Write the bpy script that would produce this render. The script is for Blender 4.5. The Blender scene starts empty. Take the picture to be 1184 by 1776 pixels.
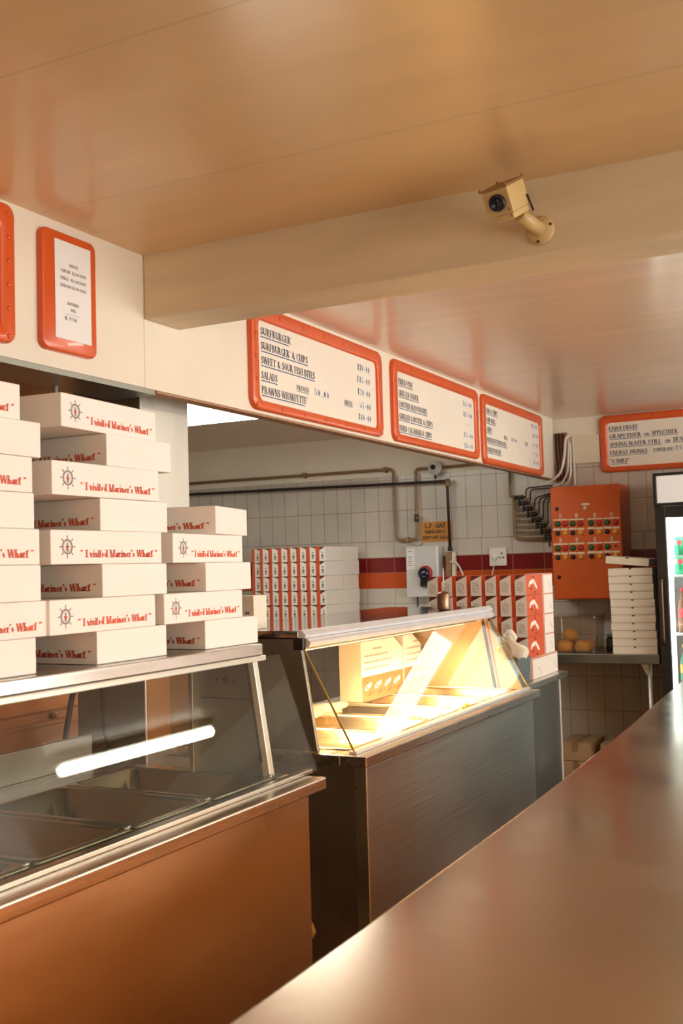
import bpy, bmesh, math, random
from mathutils import Matrix, Vector
random.seed(7)
PI = math.pi
S = bpy.context.scene
COL = S.collection
CAMH = 1.45

# ------------------------------------------------------------------ camera
f_px = 1854.03
yaw, pit, rol = math.radians(27.00465), math.radians(3.0299), math.radians(-1.60281)
cy, sy = math.cos(yaw), math.sin(yaw)
fw = Vector((-sy*math.cos(pit), cy*math.cos(pit), math.sin(pit)))
r0 = Vector((cy, sy, 0)); u0 = r0.cross(fw)
r2 = math.cos(rol)*r0 + math.sin(rol)*u0
u2 = -math.sin(rol)*r0 + math.cos(rol)*u0
cam = bpy.data.objects.new('camera', bpy.data.cameras.new('camera'))
COL.objects.link(cam)
m = Matrix.Identity(4)
for i in range(3):
    m[i][0], m[i][1], m[i][2] = r2[i], u2[i], -fw[i]
m[0][3], m[1][3], m[2][3] = 0, 0, CAMH
cam.matrix_world = m
cam.data.sensor_width = 36
cam.data.sensor_fit = 'AUTO'
cam.data.lens = f_px/1776*36
cam.data.clip_start = 0.02
cam.data.dof.use_dof = True
cam.data.dof.focus_distance = 3.6
cam.data.dof.aperture_fstop = 8.0
S.camera = cam

# ------------------------------------------------------------------ view / world / lights
S.view_settings.view_transform = 'Standard'
S.view_settings.look = 'None'
S.view_settings.gamma = 1
S.view_settings.use_curve_mapping = False
S.view_settings.exposure = 0.0
W = bpy.data.worlds.new('world'); S.world = W; W.use_nodes = True
W.node_tree.nodes['Background'].inputs[0].default_value = (1.0, 0.86, 0.68, 1)
W.node_tree.nodes['Background'].inputs[1].default_value = 0.05

def area(name, loc, rot, sx, sy_, power, color, spread=180):
    d = bpy.data.lights.new(name, 'AREA'); d.shape = 'RECTANGLE'
    d.size, d.size_y, d.energy, d.color = sx, sy_, power, color
    d.spread = math.radians(spread)
    o = bpy.data.objects.new(name, d); COL.objects.link(o)
    o.location = loc; o.rotation_euler = rot
    return o
# daylight through the shopfront on the customers' side
area('shopfront_daylight', (2.75, 3.2, 1.45), (0, math.radians(90), 0), 1.5, 6.0, 59, (1.0, 0.975, 0.915))
# warm fill added behind the photographer to lift the faces turned that way
area('entrance_daylight', (0.6, -2.2, 1.5), (math.radians(90), 0, 0), 3.0, 1.6, 27, (1.0, 0.83, 0.60))
# heat lamps under the canopy of the hot display case
area('heat_lamp_light', (-1.71, 3.7, 1.185), (0, 0, 0), 0.12, 1.5, 36, (1.0, 0.61, 0.26), 120)
# unseen orange fill under the bar top, added to make the steel fronts glow
area('under_bar_strip', (-0.60, 2.0, 0.950), (0, math.radians(20), 0), 0.04, 4.0, 42, (1.0, 0.48, 0.13))
# cool light inside the drinks fridge
area('fridge_light', (-0.66, 6.36, 1.68), (math.radians(50), 0, 0), 0.9, 0.05, 8, (0.85, 1.0, 0.97))

# ------------------------------------------------------------------ materials
def newmat(name):
    mt = bpy.data.materials.new(name); mt.use_nodes = True
    nt = mt.node_tree
    return mt, nt, nt.nodes['Principled BSDF']

def mat(name, color, rough=0.5, metal=0.0, var=0.0, vscale=8.0, vstretch=(1, 1, 1), bump=0.0, bscale=60.0,
        coat=0.0, spec=0.5, emit=None, estr=0.0, rvar=0.0, bstretch=(1, 1, 1)):
    mt, nt, b = newmat(name)
    b.inputs['Base Color'].default_value = (*color, 1)
    b.inputs['Roughness'].default_value = rough
    b.inputs['Metallic'].default_value = metal
    b.inputs['Coat Weight'].default_value = coat
    b.inputs['Specular IOR Level'].default_value = spec
    if emit:
        b.inputs['Emission Color'].default_value = (*emit, 1)
        b.inputs['Emission Strength'].default_value = estr
    N, L = nt.nodes, nt.links
    if var or bump or rvar:
        tc = N.new('ShaderNodeTexCoord')
    if var or rvar:
        mp = N.new('ShaderNodeMapping'); mp.inputs['Scale'].default_value = vstretch
        L.new(tc.outputs['Object'], mp.inputs[0])
        no = N.new('ShaderNodeTexNoise'); no.inputs['Scale'].default_value = vscale; no.inputs['Detail'].default_value = 5
        L.new(mp.outputs[0], no.inputs[0])
        if var:
            mr = N.new('ShaderNodeMapRange'); mr.inputs[1].default_value = 0.3; mr.inputs[2].default_value = 0.7
            mr.inputs[3].default_value = 1-var; mr.inputs[4].default_value = 1+var*0.6
            L.new(no.outputs[0], mr.inputs[0])
            mx = N.new('ShaderNodeMix'); mx.data_type = 'RGBA'; mx.blend_type = 'MULTIPLY'
            mx.inputs[0].default_value = 1; mx.inputs[6].default_value = (*color, 1)
            L.new(mr.outputs[0], mx.inputs[7]); L.new(mx.outputs[2], b.inputs['Base Color'])
        if rvar:
            m2 = N.new('ShaderNodeMapRange'); m2.inputs[1].default_value = 0.3; m2.inputs[2].default_value = 0.7
            m2.inputs[3].default_value = max(0.02, rough-rvar); m2.inputs[4].default_value = rough+rvar
            L.new(no.outputs[0], m2.inputs[0]); L.new(m2.outputs[0], b.inputs['Roughness'])
    if bump:
        mp = N.new('ShaderNodeMapping'); mp.inputs['Scale'].default_value = bstretch
        L.new(tc.outputs['Object'], mp.inputs[0])
        nb = N.new('ShaderNodeTexNoise'); nb.inputs['Scale'].default_value = bscale; nb.inputs['Detail'].default_value = 3
        L.new(mp.outputs[0], nb.inputs[0])
        bp = N.new('ShaderNodeBump'); bp.inputs['Strength'].default_value = bump; bp.inputs['Distance'].default_value = 0.004
        L.new(nb.outputs[0], bp.inputs['Height']); L.new(bp.outputs[0], b.inputs['Normal'])
    return mt

def tile_mat(name, color, w, h, x0, z0, axis='XZ', mortar=(0.25, 0.19, 0.13), msize=0.0022, rough=0.22, var=0.06):
    mt, nt, b = newmat(name)
    N, L = nt.nodes, nt.links
    tc = N.new('ShaderNodeTexCoord'); sp = N.new('ShaderNodeSeparateXYZ'); cb = N.new('ShaderNodeCombineXYZ')
    L.new(tc.outputs['Object'], sp.inputs[0])
    a1 = N.new('ShaderNodeMath'); a1.operation = 'SUBTRACT'; a1.inputs[1].default_value = x0
    a2 = N.new('ShaderNodeMath'); a2.operation = 'SUBTRACT'; a2.inputs[1].default_value = z0
    L.new(sp.outputs['XYZ'.index(axis[0])], a1.inputs[0]); L.new(sp.outputs['XYZ'.index(axis[1])], a2.inputs[0])
    L.new(a1.outputs[0], cb.inputs[0]); L.new(a2.outputs[0], cb.inputs[1])
    br = N.new('ShaderNodeTexBrick'); br.offset = 0; br.squash = 1
    br.inputs['Scale'].default_value = 1; br.inputs['Brick Width'].default_value = w; br.inputs['Row Height'].default_value = h
    br.inputs['Mortar Size'].default_value = msize; br.inputs['Mortar Smooth'].default_value = 0.2
    c2 = tuple(c*(1-var) for c in color)
    br.inputs['Color1'].default_value = (*color, 1); br.inputs['Color2'].default_value = (*c2, 1); br.inputs['Mortar'].default_value = (*mortar, 1)
    L.new(cb.outputs[0], br.inputs[0])
    no = N.new('ShaderNodeTexNoise'); no.inputs['Scale'].default_value = 3.0; no.inputs['Detail'].default_value = 6
    L.new(tc.outputs['Object'], no.inputs[0])
    mr = N.new('ShaderNodeMapRange'); mr.inputs[1].default_value = 0.35; mr.inputs[2].default_value = 0.7; mr.inputs[3].default_value = 0.85; mr.inputs[4].default_value = 1.0
    L.new(no.outputs[0], mr.inputs[0])
    mx = N.new('ShaderNodeMix'); mx.data_type = 'RGBA'; mx.blend_type = 'MULTIPLY'; mx.inputs[0].default_value = 1
    L.new(br.outputs[0], mx.inputs[6]); L.new(mr.outputs[0], mx.inputs[7]); L.new(mx.outputs[2], b.inputs['Base Color'])
    b.inputs['Roughness'].default_value = rough
    bp = N.new('ShaderNodeBump'); bp.inputs['Strength'].default_value = 0.4; bp.inputs['Distance'].default_value = 0.002; bp.invert = True
    L.new(br.outputs['Fac'], bp.inputs['Height']); L.new(bp.outputs[0], b.inputs['Normal'])
    return mt

def board_mat(name, color, groove, width, y0, rough, dark=0.8, var=0.05, coat=0.0):
    """painted boards running along X; joints every <width> in Y"""
    mt, nt, b = newmat(name)
    N, L = nt.nodes, nt.links
    tc = N.new('ShaderNodeTexCoord'); sp = N.new('ShaderNodeSeparateXYZ'); L.new(tc.outputs['Object'], sp.inputs[0])
    a = N.new('ShaderNodeMath'); a.operation = 'SUBTRACT'; a.inputs[1].default_value = y0; L.new(sp.outputs[1], a.inputs[0])
    md = N.new('ShaderNodeMath'); md.operation = 'FLOORED_MODULO'; md.inputs[1].default_value = width; L.new(a.outputs[0], md.inputs[0])
    lt = N.new('ShaderNodeMath'); lt.operation = 'LESS_THAN'; lt.inputs[1].default_value = groove; L.new(md.outputs[0], lt.inputs[0])
    mp = N.new('ShaderNodeMapping'); mp.inputs['Scale'].default_value = (0.6, 5, 1); L.new(tc.outputs['Object'], mp.inputs[0])
    no = N.new('ShaderNodeTexNoise'); no.inputs['Scale'].default_value = 2.2; no.inputs['Detail'].default_value = 4; L.new(mp.outputs[0], no.inputs[0])
    mr = N.new('ShaderNodeMapRange'); mr.inputs[1].default_value = 0.3; mr.inputs[2].default_value = 0.7; mr.inputs[3].default_value = 1-var; mr.inputs[4].default_value = 1+var*0.5
    L.new(no.outputs[0], mr.inputs[0])
    mx = N.new('ShaderNodeMix'); mx.data_type = 'RGBA'; mx.blend_type = 'MULTIPLY'; mx.inputs[0].default_value = 1; mx.inputs[6].default_value = (*color, 1)
    L.new(mr.outputs[0], mx.inputs[7])
    m2 = N.new('ShaderNodeMix'); m2.data_type = 'RGBA'; m2.inputs[7].default_value = (*[c*dark for c in color], 1)
    L.new(lt.outputs[0], m2.inputs[0]); L.new(mx.outputs[2], m2.inputs[6]); L.new(m2.outputs[2], b.inputs['Base Color'])
    b.inputs['Roughness'].default_value = rough
    b.inputs['Coat Weight'].default_value = coat; b.inputs['Coat Roughness'].default_value = 0.16
    bp = N.new('ShaderNodeBump'); bp.inputs['Strength'].default_value = 0.12; bp.inputs['Distance'].default_value = 0.01
    L.new(no.outputs[0], bp.inputs['Height']); L.new(bp.outputs[0], b.inputs['Normal'])
    return mt

def glass_mat(name, tint=(0.97, 0.99, 0.98), f0=0.04, rough=0.0, dust=0.0, dustcol=(0.9, 0.85, 0.75)):
    mt = bpy.data.materials.new(name); mt.use_nodes = True
    nt = mt.node_tree; N, L = nt.nodes, nt.links
    N.remove(N['Principled BSDF'])
    out = N['Material Output']
    tr = N.new('ShaderNodeBsdfTransparent'); tr.inputs[0].default_value = (*tint, 1)
    gl = N.new('ShaderNodeBsdfGlossy'); gl.inputs['Roughness'].default_value = rough
    lw = N.new('ShaderNodeLayerWeight'); lw.inputs[0].default_value = 0.5
    pw = N.new('ShaderNodeMath'); pw.operation = 'POWER'; pw.inputs[1].default_value = 5; L.new(lw.outputs['Facing'], pw.inputs[0])
    ml = N.new('ShaderNodeMath'); ml.operation = 'MULTIPLY_ADD'; ml.inputs[1].default_value = 1-f0; ml.inputs[2].default_value = f0; L.new(pw.outputs[0], ml.inputs[0])
    mx = N.new('ShaderNodeMixShader'); L.new(ml.outputs[0], mx.inputs[0]); L.new(tr.outputs[0], mx.inputs[1]); L.new(gl.outputs[0], mx.inputs[2])
    last = mx
    if dust:
        df = N.new('ShaderNodeBsdfDiffuse'); df.inputs[0].default_value = (*dustcol, 1)
        tc = N.new('ShaderNodeTexCoord'); no = N.new('ShaderNodeTexNoise'); no.inputs['Scale'].default_value = 6; no.inputs['Detail'].default_value = 5
        L.new(tc.outputs['Object'], no.inputs[0])
        mr = N.new('ShaderNodeMapRange'); mr.inputs[1].default_value = 0.4; mr.inputs[2].default_value = 0.75; mr.inputs[3].default_value = dust*0.3; mr.inputs[4].default_value = dust
        L.new(no.outputs[0], mr.inputs[0])
        m3 = N.new('ShaderNodeMixShader'); L.new(mr.outputs[0], m3.inputs[0]); L.new(mx.outputs[0], m3.inputs[1]); L.new(df.outputs[0], m3.inputs[2]); last = m3
    L.new(last.outputs[0], out.inputs[0])
    return mt

M = {}
M['cream'] = mat('cream_paint', (0.80, 0.735, 0.60), 0.55, var=0.05, vscale=3)
M['beam'] = mat('beam_paint', (0.70, 0.575, 0.37), 0.5, var=0.10, vscale=3, vstretch=(0.7, 4, 4), bump=0.25, bscale=5, bstretch=(1, 8, 8))
M['ceil_front'] = board_mat('ceiling_paint_front', (0.74, 0.50, 0.245), 0.006, 0.62, 0.25, 0.36, 0.82, 0.05, coat=0.35)
M['ceil_back'] = board_mat('ceiling_paint_back', (0.80, 0.62, 0.45), 0.004, 0.145, 0.03, 0.34, 0.86, 0.07, coat=0.5)
M['plywood'] = mat('bare_plywood', (0.40, 0.22, 0.11), 0.6, var=0.2, vscale=4, vstretch=(1, 6, 6))
M['wood'] = mat('brown_timber', (0.64, 0.25, 0.05), 0.5, var=0.3, vscale=3, vstretch=(6, 1, 0.6))
M['floor'] = tile_mat('quarry_tiles', (0.11, 0.05, 0.026), 0.2, 0.2, 0, 0, 'XY', (0.1, 0.07, 0.05), 0.004, 0.35)
MORT = (0.30, 0.22, 0.15)
M['tile_tall'] = tile_mat('white_tall_tiles', (0.62, 0.575, 0.50), 0.1118, 0.218, -3.265, 1.636-7*0.218, 'XZ', MORT)
M['tile_wide'] = tile_mat('white_wide_tiles', (0.62, 0.575, 0.50), 0.22, 0.1085, -3.374, 1.19-9*0.1085, 'XZ', MORT)
M['tile_wide_up'] = tile_mat('white_wide_tiles_upper', (0.62, 0.575, 0.50), 0.22, 0.117, -3.374, 1.519-9*0.117, 'XZ', MORT)
M['tile_low'] = tile_mat('white_low_tiles', (0.56, 0.48, 0.37), 0.1143, 0.222, -1.915, 0.481-2*0.222, 'XZ', MORT)
M['tile_red'] = tile_mat('dark_red_tiles', (0.20, 0.010, 0.010), 0.22, 0.108, -3.374, 1.411-9*0.108, 'XZ', (0.40, 0.22, 0.16), 0.0016, 0.2)
M['tile_orange'] = tile_mat('orange_tiles', (0.58, 0.085, 0.013), 0.22, 0.113, -3.374, 1.298-9*0.113, 'XZ', (0.5, 0.2, 0.09), 0.0016, 0.2)
M['steel'] = mat('brushed_steel', (0.60, 0.58, 0.54), 0.27, 1.0, var=0.08, vscale=30, vstretch=(1, 0.05, 1), rvar=0.05, bump=0.04, bscale=10, bstretch=(1, 0.2, 1))
M['steel_v'] = mat('worn_steel_panel', (0.60, 0.58, 0.54), 0.30, 1.0, var=0.12, vscale=3, vstretch=(1, 0.4, 1), rvar=0.05, bump=0.10, bscale=6, bstretch=(1, 0.5, 9))
M['steel_case'] = mat('brushed_case_steel', (0.60, 0.59, 0.55), 0.36, 1.0, var=0.12, vscale=3, vstretch=(1, 0.4, 1), rvar=0.05, bump=0.30, bscale=6, bstretch=(1, 0.35, 9))
_nt = M['steel_case'].node_tree; _tg = _nt.nodes.new('ShaderNodeTangent'); _tg.direction_type = 'RADIAL'; _tg.axis = 'Z'
_b = _nt.nodes['Principled BSDF']; _nt.links.new(_tg.outputs[0], _b.inputs['Tangent']); _b.inputs['Anisotropic'].default_value = 0.85; _b.inputs['Anisotropic Rotation'].default_value = 0.25
M['amber_panel'] = mat('satin_steel', (0.60, 0.48, 0.35), 0.5, 0.6, var=0.04, vscale=3)
M['pillar_steel'] = mat('pillar_steel', (0.62, 0.605, 0.55), 0.40, 0.9, var=0.12, vscale=3, vstretch=(3, 3, 0.4))
M['steel_dull'] = mat('dull_dark_steel', (0.20, 0.195, 0.165), 0.5, 0.7, var=0.1, vscale=4)  # darker steel that stands in for shade on the pillar
M['handle_dark'] = mat('dark_bronze', (0.10, 0.055, 0.022), 0.32, 0.6)
M['copper_sheet'] = mat('copper_sheet', (0.80, 0.42, 0.16), 0.32, 0.75, var=0.12, vscale=5)
M['steel_dark'] = mat('dull_steel', (0.285, 0.285, 0.25), 0.42, 1.0, var=0.15, vscale=5, rvar=0.06)
M['bar_steel'] = mat('bar_top_steel', (0.55, 0.445, 0.325), 0.18, 1.0, var=0.05, vscale=4, rvar=0.05, bump=0.03, bscale=3)
M['mirror_steel'] = mat('polished_steel', (0.50, 0.47, 0.44), 0.07, 1.0, bump=0.06, bscale=14, bstretch=(1, 3, 1))
M['pan_steel'] = mat('pan_steel', (0.31, 0.315, 0.21), 0.20, 1.0, var=0.1, vscale=6, rvar=0.05)
M['alu'] = mat('aluminium', (0.84, 0.87, 0.90), 0.40, 0.5, var=0.06, vscale=10)
M['alu_pale'] = mat('pale_aluminium', (0.70, 0.70, 0.64), 0.38, 0.6)
M['tray'] = mat('tray_steel', (0.80, 0.68, 0.48), 0.24, 1.0, var=0.05)
M['brass'] = mat('yellow_glass_edge', (0.55, 0.38, 0.10), 0.3, 0.5)
M['black'] = mat('black_plastic', (0.012, 0.011, 0.010), 0.35)
M['dark'] = mat('dark_gap', (0.02, 0.014, 0.010), 0.7)
M['orange'] = mat('orange_gloss_paint', (0.66, 0.095, 0.017), 0.27, var=0.06, vscale=10, coat=0.3)
M['orange_box'] = mat('orange_enamel', (0.62, 0.11, 0.012), 0.36, var=0.08, vscale=5)
M['board'] = mat('board_cream', (0.84, 0.775, 0.655), 0.45, var=0.03, vscale=4)
M['ink_blue'] = mat('navy_lettering', (0.035, 0.045, 0.10), 0.6)
M['line_blue'] = mat('blue_underline', (0.05, 0.10, 0.26), 0.6)
M['ink_black'] = mat('black_ink', (0.03, 0.025, 0.022), 0.6)
M['ink_grey'] = mat('grey_ink', (0.22, 0.20, 0.18), 0.7)
M['ink_red'] = mat('red_ink', (0.60, 0.085, 0.035), 0.6)
M['paper'] = mat('white_paper', (0.80, 0.79, 0.77), 0.7)
M['paper_warm'] = mat('wrapping_paper', (0.74, 0.69, 0.58), 0.75, bump=0.3, bscale=25)
M['card'] = mat('white_card', (0.82, 0.79, 0.72), 0.6, var=0.02, vscale=6)
M['card_in'] = mat('card_lid_edge', (0.74, 0.70, 0.62), 0.7)
M['pizza_card'] = mat('pizza_box_card', (0.80, 0.72, 0.58), 0.65, var=0.04, vscale=5)
M['brown_card'] = mat('brown_cardboard', (0.36, 0.22, 0.11), 0.75, var=0.1)
M['carton_white'] = mat('carton_white', (0.80, 0.75, 0.67), 0.55)
M['carton_orange'] = mat('carton_orange', (0.62, 0.095, 0.028), 0.5)
M['carton_dark'] = mat('carton_dark_red', (0.20, 0.035, 0.02), 0.6)
M['copper'] = mat('brown_enamel', (0.46, 0.20, 0.075), 0.4, 0.35, var=0.2, vscale=4)  # orange light reflected by the cupboard steel is put into this colour
M['pipe'] = mat('brown_pipe', (0.28, 0.17, 0.075), 0.5, 0.2, var=0.2, vscale=20)
M['pipe_dark'] = mat('dark_pipe', (0.022, 0.012, 0.009), 0.5, 0.1)
M['sign_yellow'] = mat('sign_orange_yellow', (0.52, 0.21, 0.02), 0.5)
M['grey_box'] = mat('pale_grey_enamel', (0.60, 0.60, 0.585), 0.4, 0.0, var=0.04)
M['white_pl'] = mat('white_plastic', (0.78, 0.75, 0.68), 0.4)
M['cam_beige'] = mat('beige_casing', (0.62, 0.44, 0.19), 0.42)
M['cam_brown'] = mat('brown_cover', (0.33, 0.165, 0.06), 0.45)
M['lens'] = mat('lens_black', (0.012, 0.013, 0.03), 0.12)
M['green_b'] = mat('green_button', (0.012, 0.09, 0.022), 0.35)
M['red_b'] = mat('red_button', (0.42, 0.02, 0.01), 0.35)
M['yellow_b'] = mat('amber_lamp', (0.75, 0.34, 0.03), 0.3)
M['label'] = mat('label_strip', (0.74, 0.66, 0.50), 0.5)
M['roll'] = mat('bread_crust', (0.80, 0.40, 0.06), 0.6, var=0.25, vscale=14)
M['blue_bin'] = mat('blue_grey_steel', (0.24, 0.31, 0.32), 0.35, 0.6)
M['canister'] = mat('bronze_steel', (0.26, 0.15, 0.10), 0.28, 0.9)
M['can_green'] = mat('green_can', (0.03, 0.30, 0.14), 0.25, 0.5)
M['can_red'] = mat('red_can_print', (0.62, 0.03, 0.05), 0.3)
M['can_top'] = mat('can_aluminium', (0.7, 0.7, 0.7), 0.25, 1.0)
M['bottle_brown'] = mat('brown_drink', (0.20, 0.07, 0.03), 0.2)
M['bottle_green'] = mat('green_bottle', (0.02, 0.16, 0.07), 0.15)
M['bottle_orange'] = mat('orange_label', (0.70, 0.30, 0.03), 0.4)
M['copper_wire'] = mat('reddish_wire', (0.20, 0.05, 0.025), 0.4)
M['wire_white'] = mat('white_cable', (0.74, 0.70, 0.62), 0.45)
M['rag'] = mat('yellow_rag_cloth', (0.13, 0.105, 0.05), 0.8)
M['wall_dim'] = mat('brown_wall_paint', (0.24, 0.16, 0.10), 0.6)
M['chip'] = mat('fried_chip', (0.78, 0.52, 0.10), 0.5)
M['glass'] = glass_mat('clear_glass', f0=0.045)
M['glass_dusty'] = glass_mat('used_glass', f0=0.025)
M['tub'] = glass_mat('clear_plastic', tint=(0.90, 0.86, 0.80), f0=0.06, rough=0.08, dust=0.07, dustcol=(0.55, 0.47, 0.38))
M['wrap'] = glass_mat('plastic_wrap', tint=(0.9, 0.88, 0.84), f0=0.12, rough=0.12, dust=0.3)
M['tube_on'] = mat('lit_tube', (0.9, 0.9, 0.88), 0.5, emit=(1.0, 0.95, 0.80), estr=26)
M['tube_kitchen'] = mat('lit_diffuser', (0.9, 0.9, 0.9), 0.5, emit=(1.0, 0.98, 0.88), estr=12)
M['fridge_sign'] = mat('lit_header', (0.7, 0.7, 0.68), 0.35, emit=(1.0, 0.97, 0.90), estr=0.28)
M['header_lamp'] = mat('lit_header_centre', (0.8, 0.8, 0.78), 0.4, emit=(1.0, 0.97, 0.90), estr=4)
M['fridge_tube'] = mat('fridge_tube_light', (0.8, 0.8, 0.8), 0.4, emit=(0.90, 1.0, 0.97), estr=3.2)
M['fridge_in'] = mat('fridge_liner', (0.74, 0.76, 0.76), 0.4)
M['lamp_hot'] = mat('heat_lamp_glow', (0.9, 0.6, 0.3), 0.5, emit=(1.0, 0.62, 0.25), estr=6)
M['window_day'] = mat('daylight_pane', (0.8, 0.8, 0.8), 0.4, emit=(1.0, 0.97, 0.92), estr=5)

# ------------------------------------------------------------------ mesh builder
class MB:
    def __init__(self, T=None):
        self.v, self.f, self.mi, self.sm, self.mats = [], [], [], [], []
        self.T = T
    def m(self, key):
        mm = M[key] if isinstance(key, str) else key
        if mm not in self.mats: self.mats.append(mm)
        return self.mats.index(mm)
    def add(self, vs, fs, key, smooth=False):
        k = self.m(key); n = len(self.v)
        for p in vs:
            p = Vector(p)
            self.v.append(tuple(self.T @ p) if self.T is not None else tuple(p))
        for f in fs:
            self.f.append([i+n for i in f]); self.mi.append(k); self.sm.append(smooth)
        return self
    def box(self, x0, x1, y0, y1, z0, z1, key):
        vs = [(x0, y0, z0), (x1, y0, z0), (x1, y1, z0), (x0, y1, z0), (x0, y0, z1), (x1, y0, z1), (x1, y1, z1), (x0, y1, z1)]
        return self.add(vs, [(0, 3, 2, 1), (4, 5, 6, 7), (0, 1, 5, 4), (1, 2, 6, 5), (2, 3, 7, 6), (3, 0, 4, 7)], key)
    def prism(self, poly, ax, a0, a1, key):
        """polygon in the plane orthogonal to axis ax ('x': (y,z), 'y': (x,z), 'z': (x,y)), extruded a0..a1"""
        n = len(poly)
        def P(p, a):
            return (a, p[0], p[1]) if ax == 'x' else (p[0], a, p[1]) if ax == 'y' else (p[0], p[1], a)
        vs = [P(p, a0) for p in poly] + [P(p, a1) for p in poly]
        fs = [tuple(range(n))[::-1], tuple(range(n, 2*n))] + [(i, (i+1) % n, n+(i+1) % n, n+i) for i in range(n)]
        return self.add(vs, fs, key)
    def lathe(self, prof, key, c=(0, 0, 0), seg=20, axis='z', smooth=True):
        vs, fs = [], []
        n = len(prof)
        for s in range(seg):
            a = 2*PI*s/seg
            for r, h in prof:
                x, y = r*math.cos(a), r*math.sin(a)
                p = (x, y, h) if axis == 'z' else (h, x, y) if axis == 'x' else (y, h, x)
                vs.append((p[0]+c[0], p[1]+c[1], p[2]+c[2]))
        for s in range(seg):
            t = (s+1) % seg
            for i in range(n-1):
                fs.append((s*n+i, t*n+i, t*n+i+1, s*n+i+1))
        self.add(vs, fs, key, smooth)
        caps = []
        if prof[0][0] > 1e-5: caps.append([s*n for s in range(seg)][::-1])
        if prof[-1][0] > 1e-5: caps.append([s*n+n-1 for s in range(seg)])
        if caps:
            k = self.m(key); base = len(self.v)-len(vs)
            for cface in caps:
                self.f.append([base+i for i in cface]); self.mi.append(k); self.sm.append(False)
        return self
    def tube(self, pts, r, key, seg=10, cap=True):
        pts = [Vector(p) for p in pts]; n = len(pts)
        rr = r if isinstance(r, (list, tuple)) else [r]*n
        ring = []; up = None
        for i, p in enumerate(pts):
            d = (pts[min(i+1, n-1)]-pts[max(i-1, 0)]).normalized()
            if up is None:
                up = Vector((0, 0, 1)) if abs(d.z) < 0.9 else Vector((1, 0, 0))
            a = d.cross(up)
            if a.length < 1e-4: a = d.cross(Vector((0, 1, 0)))
            a.normalize(); b = a.cross(d).normalized(); up = b
            ring.append([p+rr[i]*(math.cos(2*PI*s/seg)*a+math.sin(2*PI*s/seg)*b) for s in range(seg)])
        vs = [q for rg in ring for q in rg]
        fs = [(i*seg+s, i*seg+(s+1) % seg, (i+1)*seg+(s+1) % seg, (i+1)*seg+s) for i in range(n-1) for s in range(seg)]
        self.add(vs, fs, key, True)
        if cap:
            k = self.m(key); base = len(self.v)-len(vs)
            self.f.append([base+s for s in range(seg)][::-1]); self.mi.append(k); self.sm.append(False)
            self.f.append([base+(n-1)*seg+s for s in range(seg)]); self.mi.append(k); self.sm.append(False)
        return self
    def build(self, name, parent=None, loc=(0, 0, 0), bevel=0.0, world=True, segs=2):
        """vertices are given in world space (world=True) and stored relative to loc / the parent's location"""
        org = Vector(loc)
        if parent is not None and world: org = Vector(parent.location)
        me = bpy.data.meshes.new(name)
        me.from_pydata([tuple(Vector(p)-org) if world else p for p in self.v], [], self.f)
        for mm in self.mats: me.materials.append(mm)
        me.polygons.foreach_set('material_index', self.mi)
        me.polygons.foreach_set('use_smooth', self.sm)
        me.update()
        bm = bmesh.new(); bm.from_mesh(me)
        bmesh.ops.recalc_face_normals(bm, faces=bm.faces) if not getattr(self, 'keep', False) else None
        bm.to_mesh(me); bm.free()
        o = bpy.data.objects.new(name, me); COL.objects.link(o)
        if parent is not None: o.parent = parent
        else: o.location = org
        if bevel:
            b = o.modifiers.new('bevel', 'BEVEL'); b.width = bevel; b.segments = segs; b.limit_method = 'ANGLE'; b.angle_limit = math.radians(35)
            b.harden_normals = False
        return o

def empty(name, loc, label, cat, group=None, rot=None):
    o = bpy.data.objects.new(name, None); COL.objects.link(o); o.location = loc
    o.empty_display_size = 0.05
    if rot: o.rotation_euler = rot
    o['label'] = label; o['category'] = cat
    if group: o['group'] = group
    return o
def tag(o, label, cat, group=None, kind=None):
    o['label'] = label; o['category'] = cat
    if group: o['group'] = group
    if kind: o['kind'] = kind
    return o
def struct(o):
    o['kind'] = 'structure'; return o
def dup(root, loc, rotz, label, group=None):
    r = root.copy(); COL.objects.link(r); r.location = loc; r.rotation_euler = (0, 0, rotz); r['label'] = label
    if group: r['group'] = group
    for ch in root.children:
        c = ch.copy(); COL.objects.link(c); c.parent = r
        for g in ch.children:
            d = g.copy(); COL.objects.link(d); d.parent = c
    return r
def bez(pts, n=8):
    """smooth curve through points (Catmull-Rom)"""
    P = [Vector(p) for p in pts]; P = [P[0]*2-P[1]]+P+[P[-1]*2-P[-2]]; out = []
    for i in range(1, len(P)-2):
        for k in range(n):
            t = k/n
            a, b, c, d = P[i-1], P[i], P[i+1], P[i+2]
            out.append(0.5*((2*b)+(c-a)*t+(2*a-5*b+4*c-d)*t*t+(3*b-a-3*c+d)*t**3))
    out.append(P[-2]); return out
def bend_path(pts, r=0.03, n=5):
    """polyline with rounded corners"""
    P = [Vector(p) for p in pts]; out = [P[0]]
    for i in range(1, len(P)-1):
        a = (P[i-1]-P[i]); b = (P[i+1]-P[i]); rr = min(r, a.length*0.45, b.length*0.45)
        s = P[i]+a.normalized()*rr; e = P[i]+b.normalized()*rr
        for k in range(n+1):
            t = k/n; out.append((1-t)**2*s+2*t*(1-t)*P[i]+t*t*e)
    out.append(P[-1]); return out

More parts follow.
